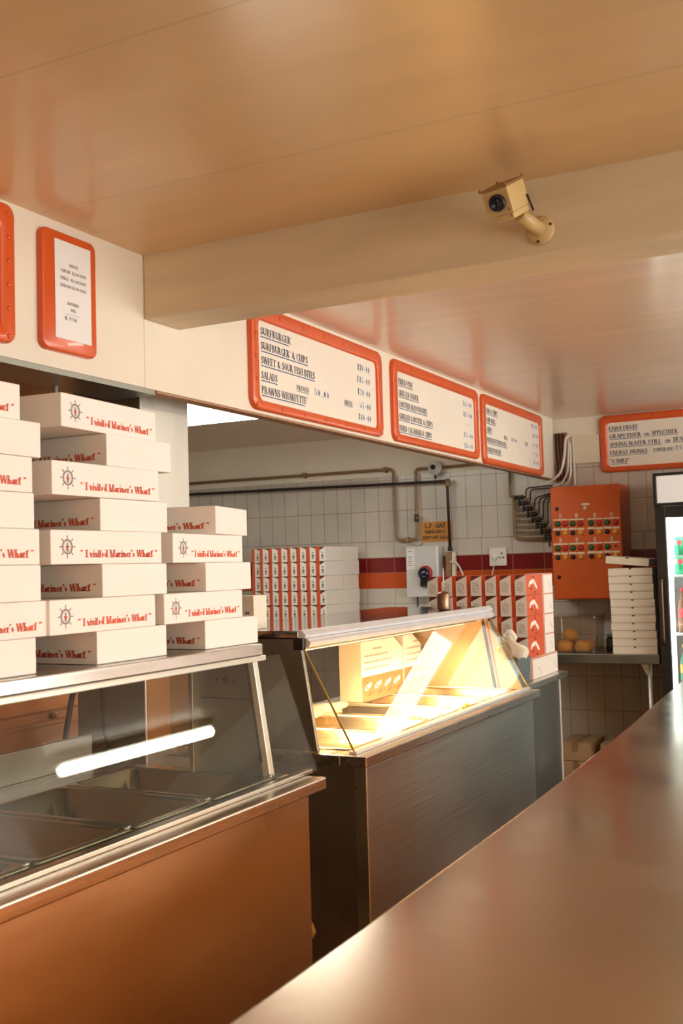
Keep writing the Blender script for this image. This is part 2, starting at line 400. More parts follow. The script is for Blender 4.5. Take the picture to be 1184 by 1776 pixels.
# ------------------------------------------------------------------ lettering (drawn strokes, thick uprights and thin hairlines)
GL = {
 'A': (.66, 'd 0.05 0 .33 1;D .33 1 .58 0;h .15 .46 .33;h 0 .17 0;h .44 .68 0'), 'B': (.62, 'V .14 0 1;a .25 .76 .24 .24 90 -90;a .25 .26 .28 .26 90 -90;h .14 .27 1;h .14 .27 .51;h .14 .27 0'),
 'C': (.62, 'a .33 .5 .28 .5 48 312;v .58 .68 .96;v .58 .05 .25'), 'D': (.66, 'V .14 0 1;a .26 .5 .32 .5 90 -90;h .14 .28 1;h .14 .28 0'),
 'E': (.58, 'V .14 0 1;h .14 .52 1;h .14 .38 .51;h .14 .52 0;v .52 .76 1;v .52 0 .26;v .39 .4 .62'), 'F': (.56, 'V .14 0 1;h .14 .52 1;h .14 .38 .51;v .52 .74 1;v .39 .4 .62'),
 'G': (.68, 'a .33 .5 .28 .5 48 300;V .52 .02 .42;v .56 .68 .96'), 'H': (.70, 'V .14 0 1;V .55 0 1;h .14 .55 .51'), 'I': (.30, 'V .15 0 1'),
 'J': (.48, 'V .3 .2 1;a .17 .2 .13 .2 180 360'), 'K': (.68, 'V .14 0 1;d .16 .4 .56 1;D .28 .58 .58 0;h .46 .68 1;h .48 .7 0'), 'L': (.56, 'V .14 0 1;h .14 .52 0;v .52 0 .3'),
 'M': (.84, 'w .12 0 1;D .12 1 .40 0;d .40 0 .68 1;V .70 0 1'), 'N': (.72, 'w .12 0 1;D .12 1 .58 0;w .58 0 1'), 'O': (.66, 'a .33 .5 .28 .5 0 360'),
 'P': (.58, 'V .14 0 1;a .25 .73 .27 .27 90 -90;h .14 .27 1;h .14 .27 .46'), 'Q': (.66, 'a .33 .5 .28 .5 0 360;D .32 .2 .6 -.15'),
 'R': (.68, 'V .14 0 1;a .25 .75 .25 .25 90 -90;h .14 .27 1;h .14 .27 .5;D .34 .5 .56 0;h .5 .7 0'),
 'S': (.54, 'a .27 .76 .2 .24 30 200;a .27 .25 .21 .25 -160 20;D .1 .74 .46 .3;v .47 .72 .98;v .05 .03 .28'),
 'T': (.62, 'V .31 0 1;h .03 .59 1;v .04 .74 1;v .58 .74 1'), 'U': (.68, 'V .14 .28 1;a .34 .28 .21 .28 180 360;w .55 .26 1'), 'V': (.64, 'D .08 1 .33 0;d .33 0 .58 1;h 0 .2 1;h .46 .68 1'),
 'W': (.92, 'D .08 1 .28 0;d .28 0 .48 1;D .46 1 .66 0;d .66 0 .86 1;h 0 .2 1;h .36 .56 1;h .76 .95 1'), 'X': (.64, 'D .08 1 .56 0;d .08 0 .56 1;h 0 .2 1;h .46 .66 0'),
 'Y': (.62, 'D .08 1 .31 .48;d .31 .48 .56 1;V .31 0 .5;h 0 .2 1;h .46 .64 1'), 'Z': (.56, 'h .06 .5 1;h .06 .5 0;D .46 1 .1 0;v .06 .76 1;v .5 0 .24'),
 '&': (.74, 'a .3 .77 .15 .22 0 360;a .28 .27 .22 .27 30 330;D .2 .72 .62 0;h .52 .7 .5'), '-': (.34, 'b .05 .29 .42'), '.': (.22, 'b .07 .16 .06'), '|': (.2, 'v .1 0 1'),
 '0': (.54, 'a .27 .5 .2 .5 0 360'), '1': (.36, 'V .2 0 1;d .06 .8 .2 1'), '2': (.54, 'a .27 .74 .19 .26 170 -30;d .44 .62 .06 .04;b .06 .48 .05'), '3': (.52, 'a .24 .76 .18 .24 150 -80;a .24 .26 .2 .26 80 -150'),
 '4': (.56, 'd .36 1 .04 .3;h .04 .52 .3;V .38 0 1'), '5': (.54, 'v .1 .55 1;b .1 .46 .95;a .25 .32 .21 .32 120 -140'), '6': (.54, 'a .27 .3 .2 .3 0 360;d .1 .4 .4 1'), '7': (.5, 'b .05 .46 .95;D .44 .95 .18 0'),
 '8': (.54, 'a .27 .76 .17 .24 0 360;a .27 .26 .21 .27 0 360'), '9': (.54, 'a .27 .7 .2 .3 0 360;d .44 .6 .16 0'), ' ': (.3, ''), '®': (.26, 'r .12 .86 .10'), '"': (.34, 'D .1 1.02 .07 .78;D .24 1.02 .21 .78'),
 "'": (.18, 'D .1 1.0 .07 .76'), '“': (.48, 'q .12 .86;q .32 .86'), '”': (.48, 'q .12 .86;q .32 .86'), 'o': (.44, 'a .22 .31 .17 .31 0 360'), 'r': (.40, 'V .12 0 .62;a .26 .44 .12 .16 150 30'),
 'i': (.26, 'V .13 0 .62;q .13 .84'), 'v': (.46, 'D .06 .62 .24 0;d .24 0 .42 .62;h .0 .15 .62'), 's': (.38, 'a .19 .46 .13 .16 30 200;a .19 .16 .14 .16 -160 20;D .08 .44 .31 .18'), 't': (.34, 'V .15 0 .92;h .02 .3 .62'),
 'e': (.44, 'a .22 .31 .17 .31 40 330;h .08 .38 .34;v .38 .34 .46'), 'd': (.50, 'a .22 .31 .16 .31 60 300;V .38 0 1'), 'a': (.48, 'a .2 .2 .14 .2 0 360;V .36 0 .5;a .24 .46 .13 .16 0 150'), 'n': (.52, 'V .12 0 .62;a .27 .42 .13 .2 160 0;V .40 0 .44'),
 'h': (.52, 'V .12 0 1;a .27 .42 .13 .2 160 0;V .40 0 .44'), 'f': (.34, 'V .14 0 .8;a .26 .8 .12 .2 180 40;h .02 .3 .62'), 'm': (.74, 'V .12 0 .62;a .25 .42 .11 .2 160 0;V .36 0 .44;a .48 .42 .11 .2 160 0;V .60 0 .44'), 'u': (.5, 'V .12 .2 .62;a .25 .2 .13 .2 180 360;V .38 0 .62'), 'l': (.26, 'V .13 0 1'), 'g': (.46, 'a .22 .38 .16 .24 0 360;V .38 -.1 .6;a .22 -.1 .16 .16 180 360'), 'c': (.42, 'a .22 .31 .17 .31 50 310'), 'k': (.5, 'V .12 0 1;d .14 .26 .4 .62;D .22 .36 .42 0'), 'y': (.46, 'D .06 .62 .24 0;d .42 .62 .14 -.25'), 'b': (.5, 'V .12 0 1;a .27 .31 .16 .31 120 -120'), 'p': (.5, 'V .12 -.25 .62;a .27 .31 .16 .31 120 -120'), 'q': (.3, ''), 'w': (.62, 'D .06 .62 .2 0;d .2 0 .32 .62;D .32 .62 .46 0;d .46 0 .58 .62'), 'x': (.44, 'D .06 .62 .38 0;d .06 0 .38 .62'), 'z': (.4, 'h .06 .34 .6;h .06 .34 .02;D .34 .6 .06 .02'), 'j': (.26, 'V .13 -.2 .62'),
 ',': (.2, 'D .1 .1 .06 -.12'), '/': (.3, 'd .02 0 .28 1'), ':': (.2, 'q .1 .5;q .1 .1'),
}
def glyph_quads(ch, thick, thin):
    """polygons of a glyph on a height-1 grid"""
    w, code = GL.get(ch, GL[' ']); out = []
    def seg(x0, y0, x1, y1, t):
        dx, dy = x1-x0, y1-y0; l = math.hypot(dx, dy) or 1; nx, ny = -dy/l*t/2, dx/l*t/2
        out.append([(x0-nx, y0-ny), (x1-nx, y1-ny), (x1+nx, y1+ny), (x0+nx, y0+ny)])
    for c in [s for s in code.split(';') if s]:
        p = c.split(); k = p[0]; a = [float(q) for q in p[1:]]
        if k == 'V':
            seg(a[0], a[1], a[0], a[2], thick)
            for yy in (a[1]+thin/2, a[2]-thin/2): seg(a[0]-thick*.95, yy, a[0]+thick*.95, yy, thin)
        elif k == 'w':
            seg(a[0], a[1], a[0], a[2], thin*1.3)
            for yy in (a[1]+thin/2, a[2]-thin/2): seg(a[0]-thick*.7, yy, a[0]+thick*.7, yy, thin)
        elif k == 'v': seg(a[0], a[1], a[0], a[2], thin*1.1)
        elif k == 'h': seg(a[0], min(1-thin/2, max(thin/2, a[2])), a[1], min(1-thin/2, max(thin/2, a[2])), thin)
        elif k == 'b': seg(a[0], a[2], a[1], a[2], thin*1.8)
        elif k == 'D': seg(*a, thick)
        elif k == 'd': seg(*a, thin*1.1)
        elif k == 'q': out.append([(a[0]+.095*math.cos(t*PI/4), a[1]+.13*math.sin(t*PI/4)) for t in range(8)])
        elif k in 'ar':
            if k == 'r': cx, cyy, rx, ry, a0, a1, tk, tn = a[0], a[1], a[2], a[2], 0, 360, .045, .045
            else: cx, cyy, rx, ry, a0, a1 = a; tk, tn = thick, thin
            n = max(4, int(abs(a1-a0)/24)); prev = None
            for i in range(n+1):
                t = math.radians(a0+(a1-a0)*i/n); co, si = math.cos(t), math.sin(t)
                ww = tn+(tk-tn)*abs(co)**1.3
                ox = rx-tk/2*0+ww/2; ex = (cx+co*(rx-tk*.5+ww/2), cyy+si*(ry)); inn = (cx+co*(rx-tk*.5-ww/2), cyy+si*(ry-ww*abs(si)-0.0))
                ex = (ex[0], cyy+si*ry)
                if prev: out.append([prev[0], ex, inn, prev[1]])
                prev = (ex, inn)
    return w, out
def text_width(s): return sum(GL.get(c, GL[' '])[0] for c in s)
def text(mb, s, O, u, v, h, width=None, key='ink_blue', thick=.17, thin=.05, slant=0.0):
    """lay lettering on a plane: O baseline start, u along, v up; fitted to width"""
    O, u, v = Vector(O), Vector(u), Vector(v)
    k = (width/(text_width(s))) if width else h
    x = 0
    for ch in s:
        w, polys = glyph_quads(ch, thick*max(1, h/k*0.62) if width else thick, thin)
        for poly in polys:
            mb.add([O+u*((x+px+py*slant)*k)+v*(py*h) for px, py in poly], [tuple(range(len(poly)))], key)
        x += w
    mb.keep = True
    return x*k
def rect(mb, O, u, v, a0, a1, b0, b1, key):
    O, u, v = Vector(O), Vector(u), Vector(v)
    mb.add([O+u*a0+v*b0, O+u*a1+v*b0, O+u*a1+v*b1, O+u*a0+v*b1], [(0, 1, 2, 3)], key); mb.keep = True

def rrect(a0, a1, b0, b1, r, n=6):
    out = []
    for (cx, cyy, s) in ((a1-r, b1-r, 0), (a0+r, b1-r, 90), (a0+r, b0+r, 180), (a1-r, b0+r, 270)):
        for k in range(n+1):
            t = math.radians(s+90*k/n); out.append((cx+r*math.cos(t), cyy+r*math.sin(t)))
    return out
def ring_frame(mb, O, u, v, n, outer, inner, d, key, rnd=0.008):
    """moulded frame between two rounded outlines standing d proud of the plane"""
    O, u, v, n = Vector(O), Vector(u), Vector(v), Vector(n)
    cx = sum(p[0] for p in outer)/len(outer); cyy = sum(p[1] for p in outer)/len(outer)
    def off(P, Q, t): return [(p[0]+(q[0]-p[0])*t, p[1]+(q[1]-p[1])*t) for p, q in zip(P, Q)]
    W_ = max(1e-4, math.hypot(outer[0][0]-inner[0][0], outer[0][1]-inner[0][1])); t1 = min(0.45, rnd/W_)
    loops = [(outer, 0), (outer, d-rnd), (off(outer, inner, t1*.3), d-rnd*.3), (off(outer, inner, t1), d), (off(outer, inner, 1-t1), d), (off(outer, inner, 1-t1*.3), d-rnd*.3), (inner, d-rnd), (inner, 0)]
    N = len(outer); vs = [O+u*p[0]+v*p[1]+n*h for L_, h in loops for p in L_]
    fs = [(i*N+k, i*N+(k+1) % N, (i+1)*N+(k+1) % N, (i+1)*N+k) for i in range(len(loops)-1) for k in range(N)]
    mb.add(vs, fs, key, True)
def dome(mb, C_, n, u, v, r, h, key, seg=8):
    C_, n, u, v = Vector(C_), Vector(n), Vector(u), Vector(v)
    vs = []
    for rr, hh in ((r, 0), (r*.8, h*.6), (r*.35, h*.95)):
        for s in range(seg):
            t = 2*PI*s/seg; vs.append(C_+u*rr*math.cos(t)+v*rr*math.sin(t)+n*hh)
    fs = [(i*seg+s, i*seg+(s+1) % seg, (i+1)*seg+(s+1) % seg, (i+1)*seg+s) for i in range(2) for s in range(seg)]
    fs.append(tuple(range(2*seg, 3*seg)))
    mb.add(vs, fs, key, True)

X, Y, Z = Vector((1, 0, 0)), Vector((0, 1, 0)), Vector((0, 0, 1))
ORD = ['top', 'second', 'third', 'fourth', 'fifth', 'sixth', 'seventh', 'eighth', 'ninth', 'tenth', 'eleventh', 'twelfth']

# ================================================================== SETTING
XS = -1.95      # face of the hanging fascia
struct(MB().box(-6, 3.4, -2.6, 7.15, -0.1, 0, 'floor').build('floor'))
c = MB(); c.box(-6, 3.4, -2.6, 2.6, 2.405, 2.5, 'ceil_front'); struct(c.build('ceiling'))
c = MB(); c.box(-6, 3.4, 2.6, 7.15, 2.405, 2.5, 'ceil_back'); struct(c.build('ceiling_beyond'))
struct(MB().box(-1.949, 3.3, 2.56, 2.738, 2.212, 2.43, 'beam').build('ceiling_beam', bevel=0.004))
# fascia hung from the ceiling: two sheets with a fine joint at the beam
w = MB(); w.box(-1.985, XS, -2.4, 2.5590, 2.005, 2.43, 'cream'); w.box(-1.985, XS, 2.5602, 6.955, 2.005, 2.43, 'cream')
struct(w.build('wall_fascia', bevel=0.002))
struct(MB().box(-2.0, -1.953, 2.62, 6.95, 1.998, 2.0045, 'plywood').build('trim_1'))
struct(MB().box(-2.12, -1.952, -2.3, 2.61, 1.990, 2.0045, 'steel_dark').build('trim_2'))
# back wall: painted band over tiles with a two-colour stripe
w = MB()
for z0, z1, k in ((0, 0.95, 'tile_low'), (0.95, 1.298, 'tile_wide'), (1.298, 1.411, 'tile_orange'), (1.411, 1.519, 'tile_red'), (1.519, 1.636, 'tile_wide_up'), (1.636, 2.105, 'tile_tall'), (2.105, 2.41, 'cream')):
    w.box(-6, 3.3, 7.0 if k != 'cream' else 6.996, 7.12, z0, z1, k)
struct(w.build('wall_back'))
struct(MB().box(-6.1, -6, -2.6, 7.1, 0, 2.41, 'cream').build('wall_left'))
struct(MB().box(-6, 3.4, -2.7, -2.6, 0, 2.41, 'wall_dim').build('wall_front'))
# customers' side wall with the shopfront opening
w = MB(); w.box(3.3, 3.4, -2.6, 7.1, 0, 0.6, 'wood'); w.box(3.3, 3.4, -2.6, 7.1, 2.25, 2.41, 'cream'); w.box(3.3, 3.4, -2.6, 0, 0.6, 2.25, 'cream'); w.box(3.3, 3.4, 6.6, 7.1, 0.6, 2.25, 'cream')
struct(w.build('wall_right'))
w = MB(); w.box(3.34, 3.36, 0, 6.6, 0.6, 2.25, 'window_day')
o = struct(w.build('window_1'))
w = MB()
for yy in (0.03, 2.2, 4.4, 6.57): w.box(3.28, 3.335, yy-.03, yy+.03, 0.6, 2.25, 'wood')
o2 = w.build('window_frame', parent=o)

# ================================================================== BAR COUNTER
bar = empty('bar_counter', (-0.3, 2.2, 0), 'long polished steel-topped bar counter filling the lower right corner', 'counter')
edge = [(-0.61, -0.6), (-0.612, 1.3), (-0.618, 1.85), (-0.630, 2.3), (-0.653, 2.95), (-0.690, 3.77), (-0.714, 4.2), (-0.738, 4.75)]
poly = edge + [(0.30, 4.75), (0.30, -0.6)]
MB().prism(poly, 'z', 0.962, 1.0, 'bar_steel').build('countertop', bar, bevel=0.006, segs=3)
inner = [(x+0.05, y) for x, y in edge]; inner[0] = (inner[0][0], -0.55); inner[-1] = (inner[-1][0], 4.70)
MB().prism(inner+[(0.24, 4.70), (0.24, -0.55)], 'z', 0.0, 0.962, 'wood').build('carcass', bar)

# ================================================================== SERVING COUNTER WITH SNEEZE GUARD
sc_ = empty('serving_counter', (-1.7, 1.6, 0), 'steel serving counter with glass sneeze guard and empty pans, nearest on the left', 'counter')
XN = -1.356
MB().box(-1.408, -1.392, 0.2, 2.493, 0.0, 0.868, 'steel_v').box(-2.10, -2.085, 0.2, 2.493, 0.0, 0.868, 'steel_v').box(-2.085, -1.408, 2.478, 2.493, 0.0, 0.868, 'steel_v').box(-2.085, -1.408, 0.2, 0.215, 0.0, 0.868, 'steel_v').box(-2.085, -1.408, 0.215, 2.478, 0.30, 0.315, 'steel_v').build('cabinet', sc_)
b = MB()     # worktop around the pan well
b.box(-1.470, XN, 0.15, 2.530, 0.868, 0.900, 'steel'); b.box(-2.12, -1.955, 0.15, 2.530, 0.868, 0.900, 'steel')
b.box(-1.955, -1.470, 2.482, 2.530, 0.868, 0.900, 'steel'); b.box(-1.955, -1.470, 0.15, 0.30, 0.868, 0.900, 'steel')
b.build('worktop', sc_, bevel=0.004)
MB().box(-1.440, -1.414, 0.2, 2.562, 0.900, 0.911, 'steel').build('front_rail', sc_, bevel=0.002)
MB().box(-2.12, -2.105, 0.2, 2.48, 0.900, 0.985, 'steel_dark').build('backsplash', sc_, bevel=0.002)
for yy in (0.66, 0.962, 1.264, 1.566, 1.872, 2.176): MB().box(-1.955, -1.470, yy-.006, yy+.006, 0.885, 0.8985, 'steel').build('divider', sc_)
guard = MB().box(-1.93, -1.512, 0.2, 2.478, 1.224, 1.254, 'steel').build('shelf', sc_, bevel=0.003)
MB().box(-1.524, -1.506, 0.2, 2.484, 1.2095, 1.2235, 'alu_pale').build('shelf_trim', sc_, bevel=0.002)
def slab_slope(mb, x0, z0, x1, z1, y0, y1, t, key):
    d = Vector((x1-x0, 0, z1-z0)).normalized(); n = Vector((-d.z, 0, d.x))
    if n.x < 0: n = -n
    poly = [(x0, z0), (x1, z1), (x1-n.x*t, z1-n.z*t), (x0-n.x*t, z0-n.z*t)]
    return mb.prism(poly, 'y', y0, y1, key)
GLx0, GLz0, GLx1, GLz1 = -1.500, 1.2215, -1.396, 0.9035
slab_slope(MB(), GLx0, GLz0, GLx1+.006, GLz1+.008, 0.2, 2.545, 0.005, 'glass_dusty').build('front_glass', sc_)
MB().prism([(-1.725, 0.903), (-1.515, 0.903), (-1.556, 1.222), (-1.725, 1.222)], 'y', 2.470, 2.478, 'steel_dark').build('end_panel', sc_, bevel=0.001)
p = slab_slope(MB(), -1.532, 1.209, -1.486, 0.902, 2.458, 2.482, 0.018, 'alu_pale').build('corner_post', sc_, bevel=0.002)
slab_slope(MB(), -1.553, 1.205, -1.511, 0.94, 2.466, 2.4695, 0.010, 'dark').build('gasket', sc_)
MB().box(-1.735, -1.722, 2.445, 2.482, 0.900, 1.224, 'steel_dark').build('rear_post', sc_, bevel=0.002)
b = MB()
for (xx, zz, rr) in ((-1.655, 1.155, .004), (-1.628, 1.157, .008), (-1.600, 1.155, .004)): MB().lathe([(rr, 0), (rr, -0.003), (0, -0.0035)], 'dark', (xx, 2.4695, zz), 10, 'y').build('screw', sc_)
b = MB(); b.box(-1.71, -1.53, 2.4685, 2.4698, 1.104, 1.108, 'dark'); b.build('panel_seam', sc_)

# gastronorm pans
def make_pan(y0, y1, label, first=True):
    L_ = y1-y0; cxm, cym = -1.7125, (y0+y1)/2
    o = empty('food_pan', (cxm, cym, 0.9), label, 'pan', 'empty steel pans in the serving counter')
    mb = MB(); N = 5
    loops = []
    hx, hy = 0.2375, L_/2-.002
    for (ins, z, r) in ((0.0, 0.9005, .012), (0.0, 0.9035, .012), (0.004, 0.9055, .012), (0.016, 0.9055, .03), (0.022, 0.900, .032), (0.032, 0.835, .036), (0.045, 0.822, .03), (0.06, 0.820, .02)):
        loops.append([(px, py, z) for px, py in rrect(-hx+ins, hx-ins, -hy+ins, hy-ins, r, N)])
    n = len(loops[0]); vs = [Vector(p)+Vector((cxm, cym, 0)) for lp in loops for p in lp]
    fs = [(i*n+k, i*n+(k+1) % n, (i+1)*n+(k+1) % n, (i+1)*n+k) for i in range(len(loops)-1) for k in range(n)]
    fs.append(tuple((len(loops)-1)*n+k for k in range(n)))
    mb.add(vs, fs, 'pan_steel', True); mb.keep = True
    q = mb.build('basin', o)
    # small hand-hold tab on the front rim
    t = MB(); t.tube([(cxm+hx-.010, cym+hy-.020, .9065), (cxm+hx-.004, cym+hy-.004, .908)], .004, 'steel', 8); t.build('rim_corner', o)
    return o
PAN_Y = [(0.362, 0.658), (0.664, 0.96), (0.966, 1.262), (1.268, 1.564), (1.574, 1.868), (1.878, 2.172), (2.180, 2.466)]
for (y0, y1), lb in zip(PAN_Y[3:], ['shallow empty steel pan showing only its front corner at the left picture edge', 'empty steel pan third from the sneeze guard end panel, cut by the picture edge', 'empty steel pan second from the sneeze guard end panel', 'empty steel pan right beside the sneeze guard end panel']):
    make_pan(y0, y1, lb)

# ================================================================== WHITE TAKEAWAY BOXES
BL, BW, BH = 0.36, 0.25, 0.0735
def make_box():
    o = empty('takeaway_box', (0, 0, 0), 'x', 'takeaway box', 'white takeaway boxes stacked on the sneeze guard shelf')
    # local: +X long face centred, x -BW/2..BW/2, y -BL/2..BL/2
    b = MB(); b.box(-BW/2, BW/2, -BL/2, BL/2, 0.0004, BH-.0005, 'card')
    b.build('carton', o, bevel=0.0016, world=False)
    l = MB(); l.box(-BW/2+.004, BW/2-.004, -BL/2+.004, BL/2-.004, BH-.0006, BH-.0001, 'card_in'); l.build('lid', o, world=False)
    e = MB(); O = Vector((BW/2+.0005, -BL/2, 0))
    cxx, czz = 0.048, 0.0375
    def ell(r0, r1, key, n=28):
        for s in range(n):
            t0, t1 = 2*PI*s/n, 2*PI*(s+1)/n
            e.add([O+Y*(cxx+r*math.cos(t))+Z*(czz+r*1.02*math.sin(t)) for r, t in ((r0, t0), (r1, t0), (r1, t1), (r0, t1))], [(0, 1, 2, 3)], key)
    ell(.0125, .0160, 'ink_grey'); ell(.0103, .0110, 'ink_grey')
    for s in range(8):
        t = 2*PI*(s+.5)/8 if False else 2*PI*s/8+PI/8*0
        t = PI/2+2*PI*s/8
        d = Y*math.cos(t)+Z*math.sin(t)*1.02; nn = Y*-math.sin(t)+Z*math.cos(t)
        r1 = .0245 if s % 4 in (0, 2) or True else .02
        C0 = O+Y*cxx+Z*czz
        e.add([C0+d*.0155-nn*.0008, C0+d*r1-nn*.0008, C0+d*r1+nn*.0008, C0+d*.0155+nn*.0008], [(0, 1, 2, 3)], 'ink_grey')
        e.add([C0+d*.019-nn*.0014, C0+d*.022-nn*.0014, C0+d*.022+nn*.0014, C0+d*.019+nn*.0014], [(0, 1, 2, 3)], 'ink_grey')
    for (a, bb, rw, rh, k) in ((0, .0055, .0028, .0035, 'ink_grey'), (0, -.002, .0048, .0042, 'ink_red'), (0, -.0072, .003, .003, 'ink_grey'), (0, .001, .0065, .0012, 'ink_grey')):
        e.add([O+Y*(cxx+a+rw*math.cos(t*PI/4))+Z*(czz+bb+rh*math.sin(t*PI/4)) for t in range(8)], [tuple(range(8))], k)
    e.keep = True
    e.build('emblem', o, world=False)
    t = MB(); text(t, "“ I visited Mariner's Wharf ”", O+Y*.086+Z*.0145, Y, Z, .0168, .258, 'ink_red', thick=.235, thin=.085); t.build('lettering', o, world=False)
    return o
proto = make_box(); used = []
def place_box(Xc, Yc, th, long_y, layer, label):
    """(Xc, Yc): the corner between the -Y and +X faces; th: turn of the +X face"""
    z = 1.2545+BH*layer
    r = math.radians(-th)
    if long_y: cxl, cyl, rz = -BW/2, BL/2, r
    else: cxl, cyl, rz = -BL/2, BW/2, r-PI/2
    x = Xc+cxl*math.cos(r)-cyl*math.sin(r); y = Yc+cxl*math.sin(r)+cyl*math.cos(r)
    if not used:
        proto.location = (x, y, z); proto.rotation_euler = (0, 0, rz); proto['label'] = label; used.append(1); return proto
    return dup(proto, (x, y, z), rz, label)
NR = [(-1.550, 2.263, .5, 0), (-1.540, 2.080, -1.5, 1), (-1.540, 2.257, -5, 0), (-1.550, 2.133, -4.5, 1), (-1.540, 2.307, -13.5, 0)]
NM = [(-1.550, 1.847, .5, 0), (-1.540, 1.689, -.5, 1), (-1.540, 1.857, -2.5, 0), (-1.550, 1.706, 2.5, 1), (-1.550, 1.865, -.5, 0), (-1.550, 1.712, 1, 1), (-1.550, 1.890, -1.5, 0), (-1.550, 1.743, -3.5, 1)]
NL = [(-1.548, 1.657-.25, 0, 0), (-1.545, 1.692-.36, -.5, 1), (-1.55, 1.671-.25, 1, 0), (-1.545, 1.668-.36, 0, 1), (-1.55, 1.659-.25, 0, 0), (-1.55, 1.655-.36, 0, 1), (-1.55, 1.680-.25, 0, 0), (-1.55, 1.629-.36, -1, 1)]
def lab(stack, i, n, long_y):
    pos = 'bottom' if i == 0 else 'topmost' if i == n-1 else ORD[i]+' from the bottom'
    side = 'emblem side showing' if long_y else 'plain end showing'
    return 'white takeaway box, %s of the %s, %s' % (pos, stack, side)
for i, (a, b_, t, l) in enumerate(NR): place_box(a, b_, t, l, i, lab('short right stack', i, 5, l))
for i, (a, b_, t, l) in enumerate(NM): place_box(a, b_, t, l, i, lab('tall middle stack', i, 8, l))
for i, (a, b_, t, l) in enumerate(NL): place_box(a, b_, t, l, i, lab('left stack', i, 8, l))

# ================================================================== STEEL PILLAR AND KITCHEN BEHIND
pil = empty('steel_pillar', (-2.24, 2.86, 0), 'square stainless steel pillar rising behind the stacked white boxes', 'pillar')
MB().box(-2.375, -2.1, 2.73, 2.99, 0.0, 2.4045, 'pillar_steel').build('casing', pil, bevel=0.003)
MB().box(-2.103, -2.088, 2.705, 3.02, 1.120, 1.134, 'alu_pale').build('trim_strip', pil, bevel=0.001)
MB().box(-2.0995, -2.096, 2.737, 2.986, 0.90, 1.120, 'copper_sheet').build('copper_panel', pil)
MB().box(-2.372, -2.103, 2.7275, 2.7298, 0.02, 2.402, 'steel_dull').build('side_panel', pil)  # dark sheet puts the shade of the pillar's near side into colour
MB().tube(bez([(-2.268, 2.724, 1.24), (-2.268, 2.724, 1.096), (-2.264, 2.722, 0.967), (-2.242, 2.722, 0.89)], 6), .004, 'dark', 6).build('cable', pil)
cu = empty('kitchen_cupboard', (-2.95, 2.3, 0), 'orange-brown kitchen cupboard seen under the shelf behind the pans', 'cupboard')
MB().box(-3.25, -2.64, 0.9, 3.4, 0.93, 2.25, 'copper').build('upper_body', cu, bevel=0.004)
MB().box(-3.25, -2.60, 0.9, 3.4, 0.955, 0.985, 'copper').build('ledge', cu, bevel=0.003)
MB().box(-3.25, -2.66, 0.9, 3.4, 0.0, 0.93, 'copper').build('lower_body', cu, bevel=0.004)
b = MB(); b.lathe([(.012, 0), (.012, .01), (.006, .02), (0, .021)], 'brass', (-2.60, 2.86, 0.972), 12, 'x'); b.build('knob', cu)
MB().tube(bez([(-1.925, 2.44, 1.226), (-2.05, 2.48, 1.20), (-2.22, 2.55, 1.12), (-2.25, 2.542, 1.01), (-2.25, 2.53, 0.93), (-2.20, 2.50, 0.87), (-2.10, 2.47, 0.84)], 6), .009, 'dark', 8).build('lamp_cable', sc_)
tag(MB().tube(bez([(-2.638, 2.80, 2.06), (-2.5, 2.64, 2.03), (-2.40, 2.58, 1.985), (-2.32, 2.62, 1.955), (-2.24, 2.67, 1.95), (-2.2, 2.735, 1.97)], 6), .011, 'black', 8).build('power_cable', loc=(-2.35, 2.6, 1.94)), 'black looped cable hanging under the fascia above the white boxes', 'cable')
tag(MB().tube([(-2.06, 2.295, 1.985), (-2.06, 2.295, 1.80)], .007, 'alu_pale', 8).build('hanging_rod', loc=(-2.06, 2.295, 1.80)), 'thin pale rod hanging down from the fascia behind the top box', 'rod')
fx = empty('fluorescent_light', (-3.2, 5.0, 2.40), 'glowing fluorescent ceiling light in the kitchen, seen below the fascia', 'ceiling light')
MB().box(-4.0, -2.35, 4.76, 5.21, 2.385, 2.404, 'white_pl').build('housing', fx, bevel=0.003)
MB().box(-3.98, -2.37, 4.78, 5.19, 2.315, 2.385, 'tube_kitchen').build('diffuser', fx, bevel=0.008)
MB().box(-3.19, -3.186, 4.775, 5.195, 2.312, 2.386, 'grey_box').build('clip', fx)
# customers' side batten (its reflection shows in the sneeze guard glass)
fb = empty('fluorescent_batten', (1.3, 5.7, 2.40), 'long fluorescent batten on the ceiling over the customers', 'ceiling light')
MB().box(1.25, 1.35, 4.85, 6.45, 2.36, 2.404, 'white_pl').build('housing', fb, bevel=0.003)
MB().tube([(1.30, 4.88, 2.328), (1.30, 5.65, 2.328), (1.30, 6.42, 2.328)], .042, 'tube_on', 14).build('tube', fb)

# ================================================================== HOT DISPLAY CASE
hc = empty('hot_display_case', (-1.75, 3.7, 0), 'lit hot food display case with sloping glass front on a steel cabinet', 'display case')
MB().box(-2.12, -1.400, 2.862, 4.520, 0.0, 0.862, 'steel_case').build('cabinet', hc, bevel=0.003)
b = MB(); b.box(-1.470, -1.383, 2.829, 4.575, 0.868, 0.900, 'steel'); b.box(-2.14, -2.02, 2.829, 4.575, 0.868, 0.900, 'steel')
b.box(-2.02, -1.47, 2.829, 2.905, 0.868, 0.900, 'steel'); b.box(-2.02, -1.47, 4.50, 4.575, 0.868, 0.900, 'steel'); b.box(-2.02, -1.47, 2.905, 4.50, 0.862, 0.868, 'steel')
b.build('worktop', hc, bevel=0.003)
MB().prism([(-2.10, 0.901), (-1.555, 0.901), (-1.608, 1.240), (-2.10, 1.240)], 'y', 2.852, 2.868, 'steel_dark').build('end_panel', hc, bevel=0.003)
MB().prism([(-2.10, 0.901), (-1.447, 0.901), (-1.608, 1.215), (-2.10, 1.215)], 'y', 4.540, 4.552, 'amber_panel').build('end_panel', hc, bevel=0.003)
